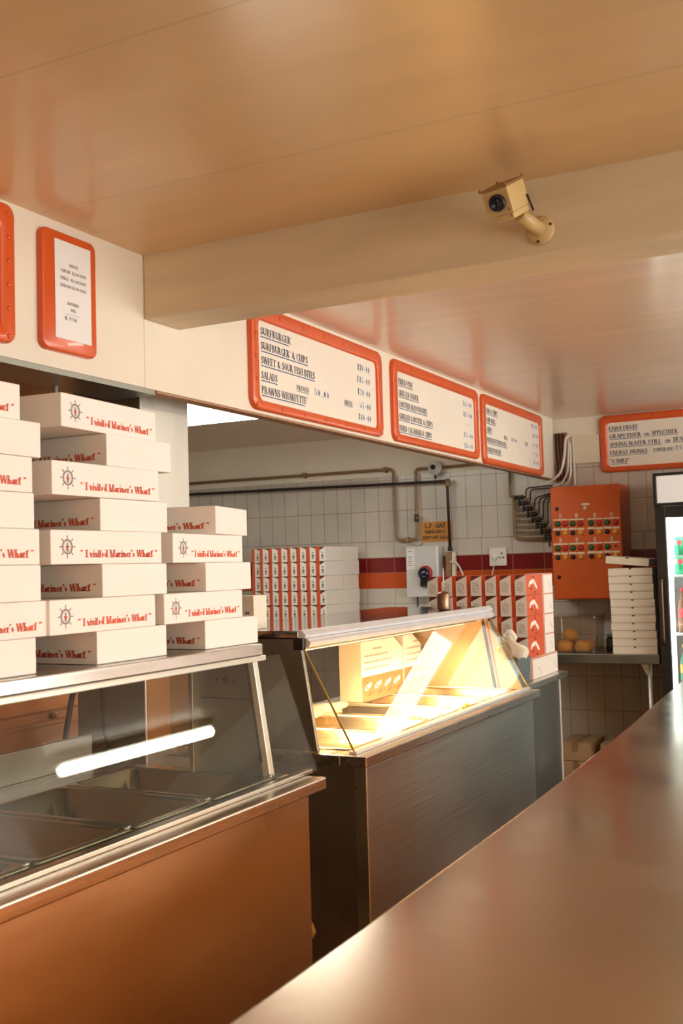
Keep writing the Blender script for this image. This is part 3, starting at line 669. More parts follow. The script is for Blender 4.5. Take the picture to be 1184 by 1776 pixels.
MB().box(-2.10, -1.612, 2.850, 4.575, 1.2405, 1.264, 'mirror_steel').build('canopy', hc, bevel=0.003)
b = MB(); b.prism([(-1.6115, 1.2405), (-1.592, 1.2415), (-1.586, 1.250), (-1.600, 1.2655), (-1.6115, 1.2655)], 'y', 2.852, 4.580, 'alu')
b.prism([(-1.6115, 1.212), (-1.585, 1.214), (-1.577, 1.228), (-1.590, 1.240), (-1.6115, 1.240)], 'y', 2.866, 4.572, 'alu')
b.build('front_header', hc, bevel=0.001)
MB().box(-1.630, -1.594, 2.846, 2.866, 1.206, 1.242, 'black').build('corner_block', hc, bevel=0.003)
slab_slope(MB(), -1.600, 1.214, -1.436, 0.910, 2.862, 4.572, 0.005, 'glass').build('front_glass', hc)
slab_slope(MB(), -1.599, 1.214, -1.435, 0.909, 2.858, 2.8615, 0.0055, 'brass').build('glass_edge', hc)
slab_slope(MB(), -1.599, 1.214, -1.435, 0.909, 4.5725, 4.5755, 0.0055, 'brass').build('glass_edge', hc)
MB().box(-1.452, -1.426, 2.853, 4.574, 0.9005, 0.909, 'alu').build('glass_channel', hc, bevel=0.001)
b = MB()
slab_slope(b, -1.620, 1.213, -1.570, 0.903, 4.531, 4.5395, 0.010, 'dark'); slab_slope(b, -1.606, 1.213, -1.556, 0.903, 4.531, 4.5395, 0.006, 'copper')
b.build('seal_strip', hc)
MB().box(-1.80, -1.63, 2.92, 4.48, 1.200, 1.238, 'steel_dark').build('lamp_housing', hc, bevel=0.003)
MB().box(-1.75, -1.67, 2.98, 4.42, 1.192, 1.1995, 'lamp_hot').build('heat_lamp', hc)
b = MB(); b.box(-2.10, -2.085, 2.868, 2.90, 0.901, 1.24, 'steel_dark'); b.box(-2.10, -2.085, 4.50, 4.54, 0.901, 1.24, 'steel_dark'); b.box(-2.10, -2.085, 2.868, 4.54, 1.20, 1.24, 'steel_dark')
b.build('rear_frame', hc)
MB().lathe([(.006, 0), (.006, -.003), (0, -.004)], 'dark', (-1.70, 2.8515, 1.254), 10, 'y').build('screw', hc); MB().lathe([(.005, 0), (.005, -.002), (0, -.003)], 'dark', (-1.436, 2.8615, 0.80), 10, 'y').build('screw', hc)
MB().box(-1.44, -1.401, 2.860, 2.8625, 0.02, 0.866, 'steel_dark').build('corner_strip', hc, bevel=0.001)
# trays in the case
TY = [(2.91+i*.3175, 2.91+(i+1)*.3175-.004) for i in range(5)]
TL = ['bright steel tray nearest the steel end panel of the hot case, with yellow scraps', 'bright steel tray second from the steel end panel of the hot case', 'bright steel tray in the middle of the hot case', 'bright steel tray fourth from the steel end panel of the hot case', 'bright steel tray at the far glass end of the hot case']
for (y0, y1), lb in zip(TY, TL):
    o = empty('food_tray', (-1.745, (y0+y1)/2, 0.9), lb, 'tray', 'steel trays in the hot display case')
    cxm, cym, hx, hy = -1.745, (y0+y1)/2, 0.272, (y1-y0)/2
    loops = [[(px+cxm, py+cym, z) for px, py in rrect(-hx+i_, hx-i_, -hy+i_, hy-i_, r, 4)] for i_, z, r in ((0, .9005, .01), (0, .904, .01), (.012, .9055, .02), (.018, .901, .025), (.026, .880, .028), (.036, .872, .02))]
    n = len(loops[0]); vs = [p for lp in loops for p in lp]
    fs = [(i*n+k, i*n+(k+1) % n, (i+1)*n+(k+1) % n, (i+1)*n+k) for i in range(5) for k in range(n)]+[tuple(5*n+k for k in range(n))]
    mb = MB(); mb.add(vs, fs, 'tray', True); mb.keep = True; mb.build('basin', o)
    MB().tube([(cxm-hx+.03, y1-.004, .9075), (cxm+hx-.03, y1-.004, .9075)], .0035, 'alu', 8).build('rim', o)
mb = MB()
for k in range(46):
    if k < 26: x, y, z = random.uniform(-1.58, -1.50), random.uniform(2.95, 3.14), random.uniform(.874, .884)
    else: x, y, z = random.uniform(-1.500, -1.462), random.uniform(3.5, 4.3), random.uniform(.905, .911)
    a = random.uniform(0, PI); l = random.uniform(.008, .024); w_ = random.uniform(.003, .006)
    d = Vector((math.cos(a), math.sin(a), random.uniform(-.2, .2)))*l
    mb.tube([Vector((x, y, z))-d/2, Vector((x, y, z))+Vector((0, 0, .003)), Vector((x, y, z))+d/2], w_*.6, 'chip', 5)
tag(mb.build('fried_scraps', loc=(-1.54, 3.05, .87)), 'yellow fried scraps lying in the near tray and along the case glass', 'food scraps', None, 'stuff')
# printed cartons lying on edge at the back of the hot case
def print_carton(y0, y1, label, tilt=0.0):
    o = empty('printed_carton', (-2.0, (y0+y1)/2, 0.906), label, 'carton', 'printed cartons at the back of the hot case')
    zz0, zz1 = 0.9118, 1.152; xf = -1.905
    b = MB(); b.prism([(y0, zz0), (y1, zz0), (y1, zz1-.05), (y1-.09, zz1), (y0, zz1)], 'x', xf-.10, xf, 'carton_white'); b.build('carton', o, bevel=0.001)
    t = MB(); P = Vector((xf+.0006, 0, 0))
    rect(t, P, Y, Z, y0+.001, y1-.001, zz0+.001, zz0+.098, 'carton_orange')
    for i in range(4):
        fx_, fz_ = y0+.05+i*.095, zz0+.055
        for (da, db, ra, rb, key) in ((0, .0, .026, .011, 'carton_white'), (.028, .008, .012, .010, 'carton_white'), (-.004, -.002, .008, .006, 'ink_grey'), (.024, -.028, .022, .007, 'carton_dark')):
            t.add([P+Vector((.0002, fx_+da+ra*math.cos(k*PI/5), fz_+db+rb*math.sin(k*PI/5)+.3*ra*math.cos(k*PI/5))) for k in range(10)], [tuple(range(10))], key)
    t.keep = True; t.build('fish_print', o)
    t = MB()
    for i, (s, wd) in enumerate((('fried fish', .10), ('fresh from the harbour every day', .25), ('please return the empty carton', .27), ('keep warm and serve at once', .24))):
        for w0 in range(int(wd/.018)):
            rect(t, P, Y, Z, y0+.03+(i == 0)*.08+w0*.018, y0+.03+(i == 0)*.08+w0*.018+.013, zz1-.03-i*.026-.008, zz1-.03-i*.026, 'ink_grey')
    t.build('small_print', o)
print_carton(3.875, 4.285, 'printed white and orange fish carton standing upright in the hot case')
print_carton(4.295, 4.490, 'second printed carton partly behind the glare in the hot case')
# crumpled plastic wrap
def crumple(name, c, r, key, label, cat, group=None, flat=1.0, seed=0, jag=0.35):
    rnd = random.Random(seed); bm = bmesh.new(); bmesh.ops.create_icosphere(bm, subdivisions=3, radius=1)
    ph = [(Vector((rnd.uniform(-1, 1), rnd.uniform(-1, 1), rnd.uniform(-1, 1)))*4, rnd.uniform(0, 6), rnd.uniform(.4, 1)) for _ in range(7)]
    for v in bm.verts:
        k = sum(abs(math.sin(d.dot(v.co)+p))*a for d, p, a in ph)/7
        q = v.co*(1-jag+jag*1.8*k); v.co = Vector((q.x*r[0], q.y*r[1], q.z*r[2]*flat))
    me = bpy.data.meshes.new(name); bm.to_mesh(me); bm.free(); me.materials.append(M[key])
    o = bpy.data.objects.new(name, me); COL.objects.link(o); o.location = c
    return tag(o, label, cat, group)
crumple('plastic_wrap', (-1.93, 3.42, .925), (.08, .36, .018), 'wrap', 'crumpled clear plastic wrap along the back of the hot case trays', 'wrapping', seed=3)
# canister on the canopy
cn = empty('steel_canister', (-1.68, 4.22, 1.264), 'small bronze-coloured steel canister on top of the hot case', 'canister')
MB().lathe([(.027, 0), (.028, .004), (.028, .066), (.026, .070), (.010, .078), (0, .079)], 'canister', (-1.68, 4.22, 1.2645), 24).build('pot', cn)
MB().tube([(-1.68, 4.22, 1.34), (-1.676, 4.22, 1.44)], .0018, 'alu', 6).build('wire', cn)
# small carton with round prints peeping out behind the short white stack
o = empty('snack_carton', (-1.80, 2.93, 1.264), 'small pinkish carton with two printed marks behind the short white stack', 'carton')
MB().box(-1.885, -1.803, 2.905, 2.985, 1.2645, 1.372, 'pizza_card').build('carton', o, bevel=0.001)
t = MB(); P = Vector((0, 2.9044, 0))
for a in (-1.878, -1.841):
    rect(t, P, X, Z, a, a+.030, 1.268, 1.340, 'carton_white'); text(t, 'oc', P+Vector((a+.006, -.0003, 1.312)), X, Z, .016, .018, 'ink_black', .24, .1)
t.build('print', o)

# ================================================================== FAR PREP COUNTER, RED CARTONS
pc = empty('prep_counter', (-1.8, 5.0, 0), 'dark steel prep counter beyond the hot case carrying red cartons', 'counter')
MB().box(-2.16, -1.512, 4.585, 5.335, 0, 0.872, 'steel_dark').build('cabinet', pc, bevel=0.003)
MB().box(-2.18, -1.478, 4.582, 5.392, 0.872, 0.900, 'steel').build('worktop', pc, bevel=0.003)
MB().box(-1.5115, -1.506, 5.315, 5.335, 0.02, 0.87, 'alu').build('corner_strip', pc, bevel=0.001)

CP, CWd, CH = 0.0745, 0.049, 0.099
def make_carton(kind):
    """upright food carton, local origin at front-left-bottom corner; front faces -Y"""
    b = MB(); d = 0.262; CWd = 0.046 if kind.startswith('far') else 0.055
    h = CH-.0015
    cut = .026 if kind != 'far' else .012
    if kind == 'far': prof = [(0, 0), (CWd, 0), (CWd, h-cut), (0, h)]
    else: prof = [(0, 0), (CWd, 0), (CWd, h), (0, h-cut)]
    n = 4
    vs = [(p[0], 0, p[1]) for p in prof]+[(p[0], d, p[1]) for p in prof]
    b.add(vs, [(0, 1, 2, 3)], 'carton_white'); b.add(vs, [(4, 5, 6, 7)], 'carton_white')
    side = 'carton_white' if kind == 'farwhite' else 'carton_orange'
    b.add(vs, [(1, 2, 6, 5)], side); b.add(vs, [(2, 3, 7, 6)], 'carton_dark'); b.add(vs, [(0, 3, 7, 4), (0, 1, 5, 4)], 'carton_white')
    # backing card keeps the cartons upright in their row
    b.box(0.001, CWd-.001, .012, d-.001, h*.55, h-.0005, 'carton_dark')
    if kind in ('far', 'farwhite'): b.box(-(CP-CWd)+.0012, -.0002, .006, d-.001, 0, h, 'carton_orange')
    elif kind == 'near': b.box(CWd+.0002, CP-.0012, .010, d-.001, 0, h, 'carton_orange')
    P = Vector((0, -.0004, 0))
    if kind.startswith('far'):
        for (a, z_, ra, rz) in ((.024, .036, .0095, .012), (.024, .058, .006, .006), (.024, .020, .010, .004)):
            b.add([P+Vector((a+ra*math.cos(k*PI/4), 0, z_+rz*math.sin(k*PI/4))) for k in range(8)], [tuple(range(8))], 'ink_grey')
    else:
        for i in range(9):
            for j in range(4):
                if (i*5+j*3) % 7 == 0: continue
                b.add([P+Vector((.009+j*.0085+da, 0, .016+i*.0056+dz)) for da, dz in ((0, 0), (.0065, 0), (.0065, .0022), (0, .0022))], [(0, 1, 2, 3)], 'ink_grey')
    if kind in ('nearfish',):
        # pale fish drawing on the orange side
        Q = Vector((CWd+.0004, 0, 0))
        for (yy, zz, ry, rz, sl, k) in ((.09, .062, .045, .011, .25, 'carton_white'), (.150, .046, .030, .012, -1.1, 'carton_white'), (.120, .085, .012, .007, 0, 'carton_dark'), (.075, .030, .016, .006, .4, 'carton_dark'), (.135, .012, .022, .004, 0, 'carton_dark'), (.05, .045, .010, .008, 0, 'carton_white')):
            b.add([Q+Vector((0, yy+ry*math.cos(t*PI/6), zz+rz*math.sin(t*PI/6)+sl*ry*.5*math.cos(t*PI/6))) for t in range(12)], [tuple(range(12))], k)
    b.keep = True
    return b.build('food_carton', world=False)
def carton_grid(kind, x0, y0, z0, cols, rows, grp, where, last=None):
    protos = {}
    for rI in range(rows):
        for cI in range(cols):
            k = last if (last and cI == cols-1) else kind
            if k not in protos: protos[k] = make_carton(k); o = protos[k]
            else: o = protos[k].copy(); COL.objects.link(o)
            o.location = (x0+cI*CP+random.uniform(-.001, .001), y0+random.uniform(-.002, .002), z0+rI*CH)
            rr = rows-1-rI
            pos = ('top row' if rr == 0 else ORD[rr]+' row')
            cpos = 'leftmost' if cI == 0 else 'rightmost' if cI == cols-1 else ORD[cI]+' from the left'
            tag(o, (('food carton, %s, %s, in the %s stack' % (pos, cpos, where)) if cols > 1 else 'food carton in the %s of the single column left of the tiled wall stack' % pos), 'food carton', grp)
XR0 = -1.53-.055-6*CP
carton_grid('near', XR0, 4.90, 0.9005+CH*1.03, 7, 4, 'red cartons stacked on the prep counter', 'prep counter', last='nearfish')
def white_box(name, x0, x1, y0, y1, z0, z1, label, grp=None, key='carton_white', red=True):
    o = empty(name, ((x0+x1)/2, (y0+y1)/2, z0), label, 'carton', grp)
    MB().box(x0, x1, y0, y1, z0+.0005, z1-.0005, key).build('carton', o, bevel=0.001)
    if red:
        t = MB(); rect(t, Vector((x1+.0006, 0, 0)), Y, Z, y0+.002, y1-.002, z1-.006, z1-.002, 'carton_orange')
        rect(t, Vector((x1+.0006, 0, 0)), Y, Z, y0+.002, y0+.010, z0+.002, z1-.002, 'carton_orange')
        t.add([Vector((x1+.0006, y0+.10+a, z0+b_)) for a, b_ in ((0, .055), (.006, .055), (.045, .02), (.04, .02))], [(0, 1, 2, 3)], 'ink_grey'); t.build('printed_edge', o)
    return o
for i, nm in enumerate(['second', 'third', 'fourth', 'fifth'][::-1]):
    z0 = 0.9005+CH*1.03+i*CH
    white_box('white_carton', -1.62, -1.5305, 5.170, 5.342, z0, z0+CH, 'plain white carton behind the red ones on the prep counter, %s' % ['lowest', 'second from the bottom', 'third from the bottom', 'topmost'][i], 'white cartons behind the red stack')
white_box('white_carton', -1.60, -1.5205, 4.915, 5.20, 0.9005, 0.9005+CH*1.02, 'white carton with a red edge line on the prep counter below the red cartons', 'white cartons under the red stack')
white_box('white_carton', -1.61, -1.5265, 5.205, 5.372, 0.9005, 0.9005+CH*1.02, 'white carton at the end of the prep counter below the red cartons', 'white cartons under the red stack')
white_box('white_carton', -2.06, -1.65, 4.93, 5.22, 0.9005, 0.9005+CH*1.02, 'wide white carton supporting the red stack from beneath', 'white cartons under the red stack', red=False)
# steel bin with crumpled wrappers
bn = empty('steel_bin', (-1.56, 4.70, 0.9), 'blue-grey steel bin of crumpled paper beside the hot case', 'bin')
b = MB(); lo = [(-1.595, 4.62), (-1.497, 4.62), (-1.497, 4.79), (-1.595, 4.79)]; hi = [(-1.605, 4.61), (-1.490, 4.61), (-1.490, 4.80), (-1.605, 4.80)]
vs = [(x, y, .9005) for x, y in lo]+[(x, y, 1.025) for x, y in hi]+[(x*.96-1.5475*.04, y*.96+4.705*.04, 1.025) for x, y in hi]+[(x*.94-1.546*.06, y*.94+4.705*.06, .905) for x, y in lo]
fs = [(3, 2, 1, 0)]+[(i, (i+1) % 4, 4+(i+1) % 4, 4+i) for i in range(4)]+[(4+i, 4+(i+1) % 4, 8+(i+1) % 4, 8+i) for i in range(4)]+[(8+i, 8+(i+1) % 4, 12+(i+1) % 4, 12+i) for i in range(4)]+[(12, 13, 14, 15)]
b.add(vs, fs, 'blue_bin'); b.build('shell', bn, bevel=0.002)
pp = [((-1.590, 4.66, 1.075), (.040, .040, .050), 'balled wrapping paper on top of the bin at its left'), ((-1.545, 4.70, 1.040), (.040, .05, .035), 'crushed wrapping paper in the middle of the bin'), ((-1.503, 4.73, 1.045), (.022, .050, .034), 'rolled paper wrapper at the right rim of the bin'), ((-1.575, 4.77, 1.115), (.034, .034, .034), 'small balled wrapper highest in the bin')]
for i, (c_, r_, l_) in enumerate(pp): crumple('paper_wrapper', c_, r_, 'paper_warm', l_, 'paper', 'crumpled wrappers in the steel bin', seed=20+i, jag=.45)
def sheet(c_, u_, v_, a, b_, bendv, label):
    mb = MB(); n = 5; c_, u_, v_ = Vector(c_), Vector(u_).normalized(), Vector(v_).normalized(); nn = u_.cross(v_)
    vs = []
    for s in (0, .0012):
        for i in range(n+1):
            for j in range(n+1):
                x_, y_ = i/n-.5, j/n-.5; vs.append(c_+u_*x_*a+v_*y_*b_+nn*(bendv*(x_*x_+.6*x_*y_)+s))
    k = (n+1)**2; fs = []
    for i in range(n):
        for j in range(n):
            q = i*(n+1)+j; fs += [(q, q+1, q+n+2, q+n+1), (k+q+n+1, k+q+n+2, k+q+1, k+q)]
    bd = [i for i in range(n+1)]+[i*(n+1)+n for i in range(1, n+1)]+[n*(n+1)+j for j in range(n-1, -1, -1)]+[i*(n+1) for i in range(n-1, 0, -1)]
    for i in range(len(bd)): a_, b2 = bd[i], bd[(i+1) % len(bd)]; fs.append((a_, b2, k+b2, k+a_))
    mb.add(vs, fs, 'paper_warm', True)
    return tag(mb.build('paper_sheet', loc=tuple(c_)), label, 'paper', 'loose paper sheets in the steel bin')
sheet((-1.558, 4.625, 1.062), (1, .1, -.35), (.1, -.2, 1), .085, .100, .05, 'flat white paper sheet leaning out of the front of the bin')
sheet((-1.520, 4.632, 1.072), (1, .2, -.75), (.4, -.2, .6), .105, .075, -.04, 'stiff white paper sheet slanting over the right side of the bin')

# far stack of red cartons on a wall bench
wb = empty('wall_bench', (-3.7, 6.7, 0), 'steel wall bench behind the hot case under the far red cartons', 'bench')
MB().box(-4.6, -2.62, 6.34, 6.98, 0.985, 1.010, 'steel').build('worktop', wb, bevel=0.002)
for xx in (-4.5, -2.68):
    for yy in (6.40, 6.92): MB().tube([(xx, yy, 0), (xx, yy, .985)], .02, 'steel_dark', 10).build('leg', wb)
XL0 = -3.395-.046-6*CP
for nm in (0,):
    carton_grid('far', XL0, 6.40, 1.0105, 7, 6, 'red cartons stacked by the tiled wall', 'tiled wall', last='farwhite')
carton_grid('far', XL0-CP*1.15, 6.43, 1.0105, 1, 6, 'red cartons stacked by the tiled wall', 'by the tiled wall, set apart at its left')
for i in range(6):
    z0 = 1.0105+i*CH
    white_box('white_carton', -3.52, -3.388-(i % 2)*.006, 6.668, 6.90, z0, z0+CH, 'plain white carton behind the far red stack, %s' % ('lowest' if i == 0 else 'topmost' if i == 5 else ORD[i]+' from the bottom'), 'white cartons behind the far red stack', red=False)

# ================================================================== MENU BOARDS
def board(name, label, O, u, v, n, w_, h_, fr, rows, key='orange', rr=0.045, panel_text=None, group='orange framed menu boards', nb=(7, 4), lean=0):
    """rows: list of (text, a, baseline, cap height, width, underline) and ('#', text, a, base, h, width) price cards"""
    O, u, v, n = Vector(O), Vector(u), Vector(v), Vector(n)
    root = empty(name, tuple(O), label, 'sign', group)
    outer = rrect(0, w_, 0, h_, rr, 6); frb = min(fr, .036); inner = rrect(fr, w_-fr, frb, h_-fr, max(.012, rr*.55), 6)
    fm = MB(); ring_frame(fm, O, u, v, n, outer, inner, .020, key, .010)
    for i in range(nb[0]):
        a = fr*.5+(w_-fr)*(i)/(nb[0]-1)
        for b_ in (frb*.5, h_-fr*.5): dome(fm, O+u*a+v*b_+n*.0195, n, u, v, .0075, .006, key)
    for i in range(1, nb[1]):
        b_ = fr*.5+(h_-fr)*i/nb[1]
        for a in (fr*.5, w_-fr*.5): dome(fm, O+u*a+v*b_+n*.0195, n, u, v, .0075, .006, key)
    fm.build('frame', root)
    pn = MB(); P0 = O+n*.004
    pts = rrect(fr*.6, w_-fr*.6, frb*.6, h_-fr*.6, .01, 3); N = len(pts)
    pn.add([O+u*a+v*b_+n*.001 for a, b_ in pts]+[O+u*a+v*b_+n*.008 for a, b_ in pts], [tuple(range(N))[::-1], tuple(range(N, 2*N))]+[(i, (i+1) % N, N+(i+1) % N, N+i) for i in range(N)], 'board')
    panel = pn.build('panel', root)
    if rows:
        tx = MB()
        for r in rows:
            if r[0] == '#': continue
            s, a, bb, hh, wd, un = r
            text(tx, s, O+u*a+v*bb+n*.0088, u, v, hh, wd, 'ink_blue', thick=.165, thin=.05)
            if un: rect(tx, O+n*.0088, u, v, a, a+(wd if un is True else un), bb-hh*.34, bb-hh*.2, 'line_blue')
        tx.build('lettering', root)
        for r in rows:
            if r[0] != '#': continue
            _, s, a, bb, hh, wd = r
            card = MB(); cw = wd/len(s)
            for i, ch in enumerate(s):
                A0, A1, B0, B1 = a+i*cw+.001, a+(i+1)*cw-.001, bb-hh*.18, bb+hh*1.18
                q = [O+u*x_+v*y_+n*z_ for z_ in (.0082, .0096) for x_, y_ in ((A0, B0), (A1, B0), (A1, B1), (A0, B1))]
                card.add(q, [(3, 2, 1, 0), (4, 5, 6, 7), (0, 1, 5, 4), (1, 2, 6, 5), (2, 3, 7, 6), (3, 0, 4, 7)], 'paper')
            for i, ch in enumerate(s): text(card, ch, O+u*(a+i*cw+cw*.14)+v*bb+n*.0100, u, v, hh, cw*.72, 'ink_black', .16, .05)
            card.build('price_card', root)
    return root
y0, z0 = 3.140, 2.014
def B(y): return y-y0
rows = [('SURFBURGER®', B(3.216), 2.287-z0, .027, .225, .20), ('SURFBURGER® & CHIPS', B(3.216), 2.235-z0, .027, .345, True), ('SWEET & SOUR FISH BITES', B(3.216), 2.183-z0, .027, .40, True),
        ('SALADS', B(3.216), 2.130-z0, .027, .112, True), ('PRAWNS WHARFETTE®', B(3.216), 2.077-z0, .027, .335, .315), ('FRENCH', B(3.469), 2.124-z0, .018, .094, True), ('GREEK', B(3.861), 2.119-z0, .018, .078, True),
        ('#', '50.00', B(3.605), 2.122-z0, .024, .124), ('#', '110-00', B(3.988), 2.280-z0, .025, .122), ('#', '115-00', B(3.980), 2.228-z0, .025, .130), ('#', '120-00', B(3.984), 2.176-z0, .025, .126), ('#', '65-00', B(4.005), 2.120-z0, .025, .108), ('#', '180-00', B(3.984), 2.070-z0, .025, .130)]
board('menu_board', 'orange framed menu board listing burgers, salads and prawns, nearest the ceiling beam', (XS, y0, z0), Y, Z, X, 4.222-y0, 2.388-z0, .052, rows)
y0, z0 = 4.334, 2.014
rows = [('FRIED FISH', B(4.410), 2.281-z0, .026, .165, True), ('GRILLED SNOEK', B(4.410), 2.229-z0, .026, .235, True), ('LOBSTER MAYONNAISE', B(4.410), 2.177-z0, .026, .335, True), ('GRILLED LOBSTER & CHIPS', B(4.410), 2.122-z0, .026, .40, True), ('FRIED CALAMARI & CHIPS', B(4.410), 2.067-z0, .026, .385, True),
        ('#', '165-00', B(5.235), 2.283-z0, .025, .135), ('#', '185-00', B(5.235), 2.226-z0, .025, .135), ('-', B(5.24), 2.185-z0, .010, .13, False), ('#', '155-00', B(5.235), 2.118-z0, .025, .135), ('#', '176-00', B(5.235), 2.062-z0, .025, .135)]
board('menu_board', 'orange framed menu board listing fried fish, snoek, lobster and calamari, in the middle', (XS, y0, z0), Y, Z, X, 5.455-y0, 2.388-z0, .052, rows)
y0, z0 = 5.520, 2.003
rows = [('FISH & CHIPS', B(5.600), 2.290-z0, .026, .195, True), ('CHIP ROLL', B(5.600), 2.238-z0, .026, .155, True), ('CHIPS', B(5.600), 2.185-z0, .026, .09, True), ('FRESH BUTTERED ROLL', B(5.600), 2.127-z0, .026, .345, True), ('HAKEBURGER®', B(5.600), 2.073-z0, .026, .245, True),
        ('REG', B(5.90), 2.173-z0, .018, .06, True), ('#', '40-00', B(6.03), 2.168-z0, .024, .11), ('LGE', B(6.30), 2.173-z0, .018, .06, True), ('#', '115-00', B(6.435), 2.292-z0, .025, .135), ('#', '48-00', B(6.455), 2.234-z0, .025, .115), ('#', '65-00', B(6.455), 2.176-z0, .025, .115), ('#', '9-50', B(6.46), 2.118-z0, .025, .095), ('#', '85-00', B(6.455), 2.064-z0, .025, .115)]
board('menu_board', 'orange framed menu board listing chips and rolls, farthest from the beam', (XS, y0, z0), Y, Z, X, 6.655-y0, 2.388-z0, .052, rows)
board('menu_board', 'orange framed board cut off by the left picture edge above the boxes', (XS, 0.95, 2.036), Y, Z, X, 2.013-0.95, 2.392-2.036, .055, [], nb=(7, 5), rr=.03)
# sauces notice: orange board with a taped paper
y0, z0 = 2.107, 2.048
sn = empty('sauces_notice', (XS, y0, z0), 'small upright orange board with a white printed sauces notice', 'sign')
fm = MB(); pts = rrect(0, .216, 0, .325, .024, 6); N = len(pts)
loops = [(1.0, 0), (1.0, .012), (.985, .017), (.95, .019)]
ca, cb_ = .108, .1625
vs = [Vector((XS+h_, y0+ca+(a-ca)*(1-(1-k)*1.0), z0+cb_+(b_-cb_)*(1-(1-k)*.7))) for k, h_ in loops for a, b_ in pts]
fs = [(i*N+j, i*N+(j+1) % N, (i+1)*N+(j+1) % N, (i+1)*N+j) for i in range(3) for j in range(N)]+[tuple(3*N+j for j in range(N))]
fm.add(vs, fs, 'orange', True)
fm.build('backboard', sn)
MB().box(XS+.0194, XS+.0204, 2.154, 2.297, 2.083, 2.349, 'paper').build('notice', sn)
tx = MB(); P = Vector((XS+.0210, 0, 0))
for s, a, bb, wd, h_ in (('SAUCES', 2.208, 2.283, .036, .0085), ('TARTAR  R12.00 EACH', 2.176, 2.264, .100, .008), ('CHILLI   R12.00 EACH', 2.173, 2.244, .103, .008), ('SEAFOOD R12.00 EACH', 2.173, 2.224, .103, .008), ('BUTTERED', 2.200, 2.178, .046, .008), ('ROLL', 2.214, 2.162, .020, .008), ('R 9-50', 2.190, 2.136, .048, .010)):
    text(tx, s, P+Y*a+Z*bb, Y, Z, h_, wd, 'ink_grey', .16, .09)
rect(tx, P, Y, Z, 2.188, 2.248, 2.152, 2.1528, 'ink_grey')
tx.build('lettering', sn)
# drinks board on the back wall
x0, z0 = -1.648, 2.026
def Bx(x): return x-x0
rows = [('LIQUI-FRUIT', Bx(-1.586), 2.300-z0, .026, .185, True), ('GRAPETISER', Bx(-1.586), 2.248-z0, .026, .205, True), ('OR', Bx(-1.365), 2.250-z0, .016, .038, True), ('APPLETISER', Bx(-1.318), 2.251-z0, .026, .165, True),
        ('SPRING WATER STILL', Bx(-1.586), 2.194-z0, .026, .330, True), ('OR', Bx(-1.235), 2.198-z0, .016, .036, True), ('SPARKLING', Bx(-1.185), 2.200-z0, .026, .19, True), ('ENERGY DRINKS', Bx(-1.586), 2.140-z0, .026, .240, True), ('POWERADE', Bx(-1.308), 2.146-z0, .017, .122, True), ('"A SMILE"', Bx(-1.586), 2.086-z0, .026, .125, .11),
        ('#', '25-00', Bx(-1.175), 2.145-z0, .024, .12)]
board('menu_board', 'orange framed drinks board on the back wall above the fridge', (x0, 6.9955, z0), X, Z, Vector((0, -1, 0)), 1.05, 2.400-z0, .050, rows, nb=(7, 4))

# ================================================================== SECURITY CAMERA
se = empty('security_camera', (-0.728, 2.56, 2.276), 'beige box security camera on a bracket on the ceiling beam', 'security camera')
MB().lathe([(0, 0), (.036, 0), (.036, -.006), (.030, -.010), (.018, -.016), (0, -.017)], 'cam_beige', (-.728, 2.5595, 2.272), 28, 'y').build('mounting_plate', se)
MB().tube([(-.728, 2.547, 2.272), (-.742, 2.505, 2.283), (-.754, 2.470, 2.293)], [.019, .017, .016], 'cam_beige', 16).build('arm', se)
R_ = Matrix.Translation((-.772, 2.425, 2.322)) @ Matrix.Rotation(math.radians(-9), 4, 'Z') @ Matrix.Rotation(math.radians(27), 4, 'X') @ Matrix.Rotation(math.radians(-3), 4, 'Y')
b = MB(R_); b.box(-.034, .034, -.050, .050, -.031, .031, 'cam_beige'); b.build('housing', se, bevel=0.003)
b = MB(R_); b.box(-.037, .037, -.056, .052, .0315, .036, 'cam_brown'); b.build('sun_cover', se, bevel=0.0015)
b = MB(R_); b.lathe([(.020, -.050), (.020, -.060), (.016, -.062), (.013, -.057), (0, -.056)], 'lens', (0.002, 0, 0.0), 24, 'y'); b.build('lens', se)
b = MB(R_); b.box(-.014, .030, -.046, .046, -.046, -.0315, 'cam_beige'); b.build('base_bracket', se, bevel=0.002)
for (x_, y_, z_) in ((-.034, -.054, .036), (.034, -.054, .036), (.034, .048, .036), (-.034, .048, .036)): MB(R_).lathe([(.003, 0), (.003, .004), (0, .0045)], 'cam_brown', (x_, y_, z_), 8).build('screw', se)
for z_ in (-.022, -.036): MB(R_).lathe([(.003, -.050), (.003, -.053), (0, -.0535)], 'cam_brown', (.026, 0, z_), 8, 'y').build('screw', se)
for a in (20, 140, 260):
    MB().lathe([(.0035, 0), (.0035, -.003), (0, -.0035)], 'dark', (-.728+.029*math.cos(math.radians(a)), 2.5505, 2.272+.029*math.sin(math.radians(a))), 8, 'y').build('plate_screw', se)
b = MB(R_); b.tube([(.036, .040, -.008), (.038, .042, -.030), (.036, .050, -.050)], .0025, 'black', 6); b.build('cable', se)

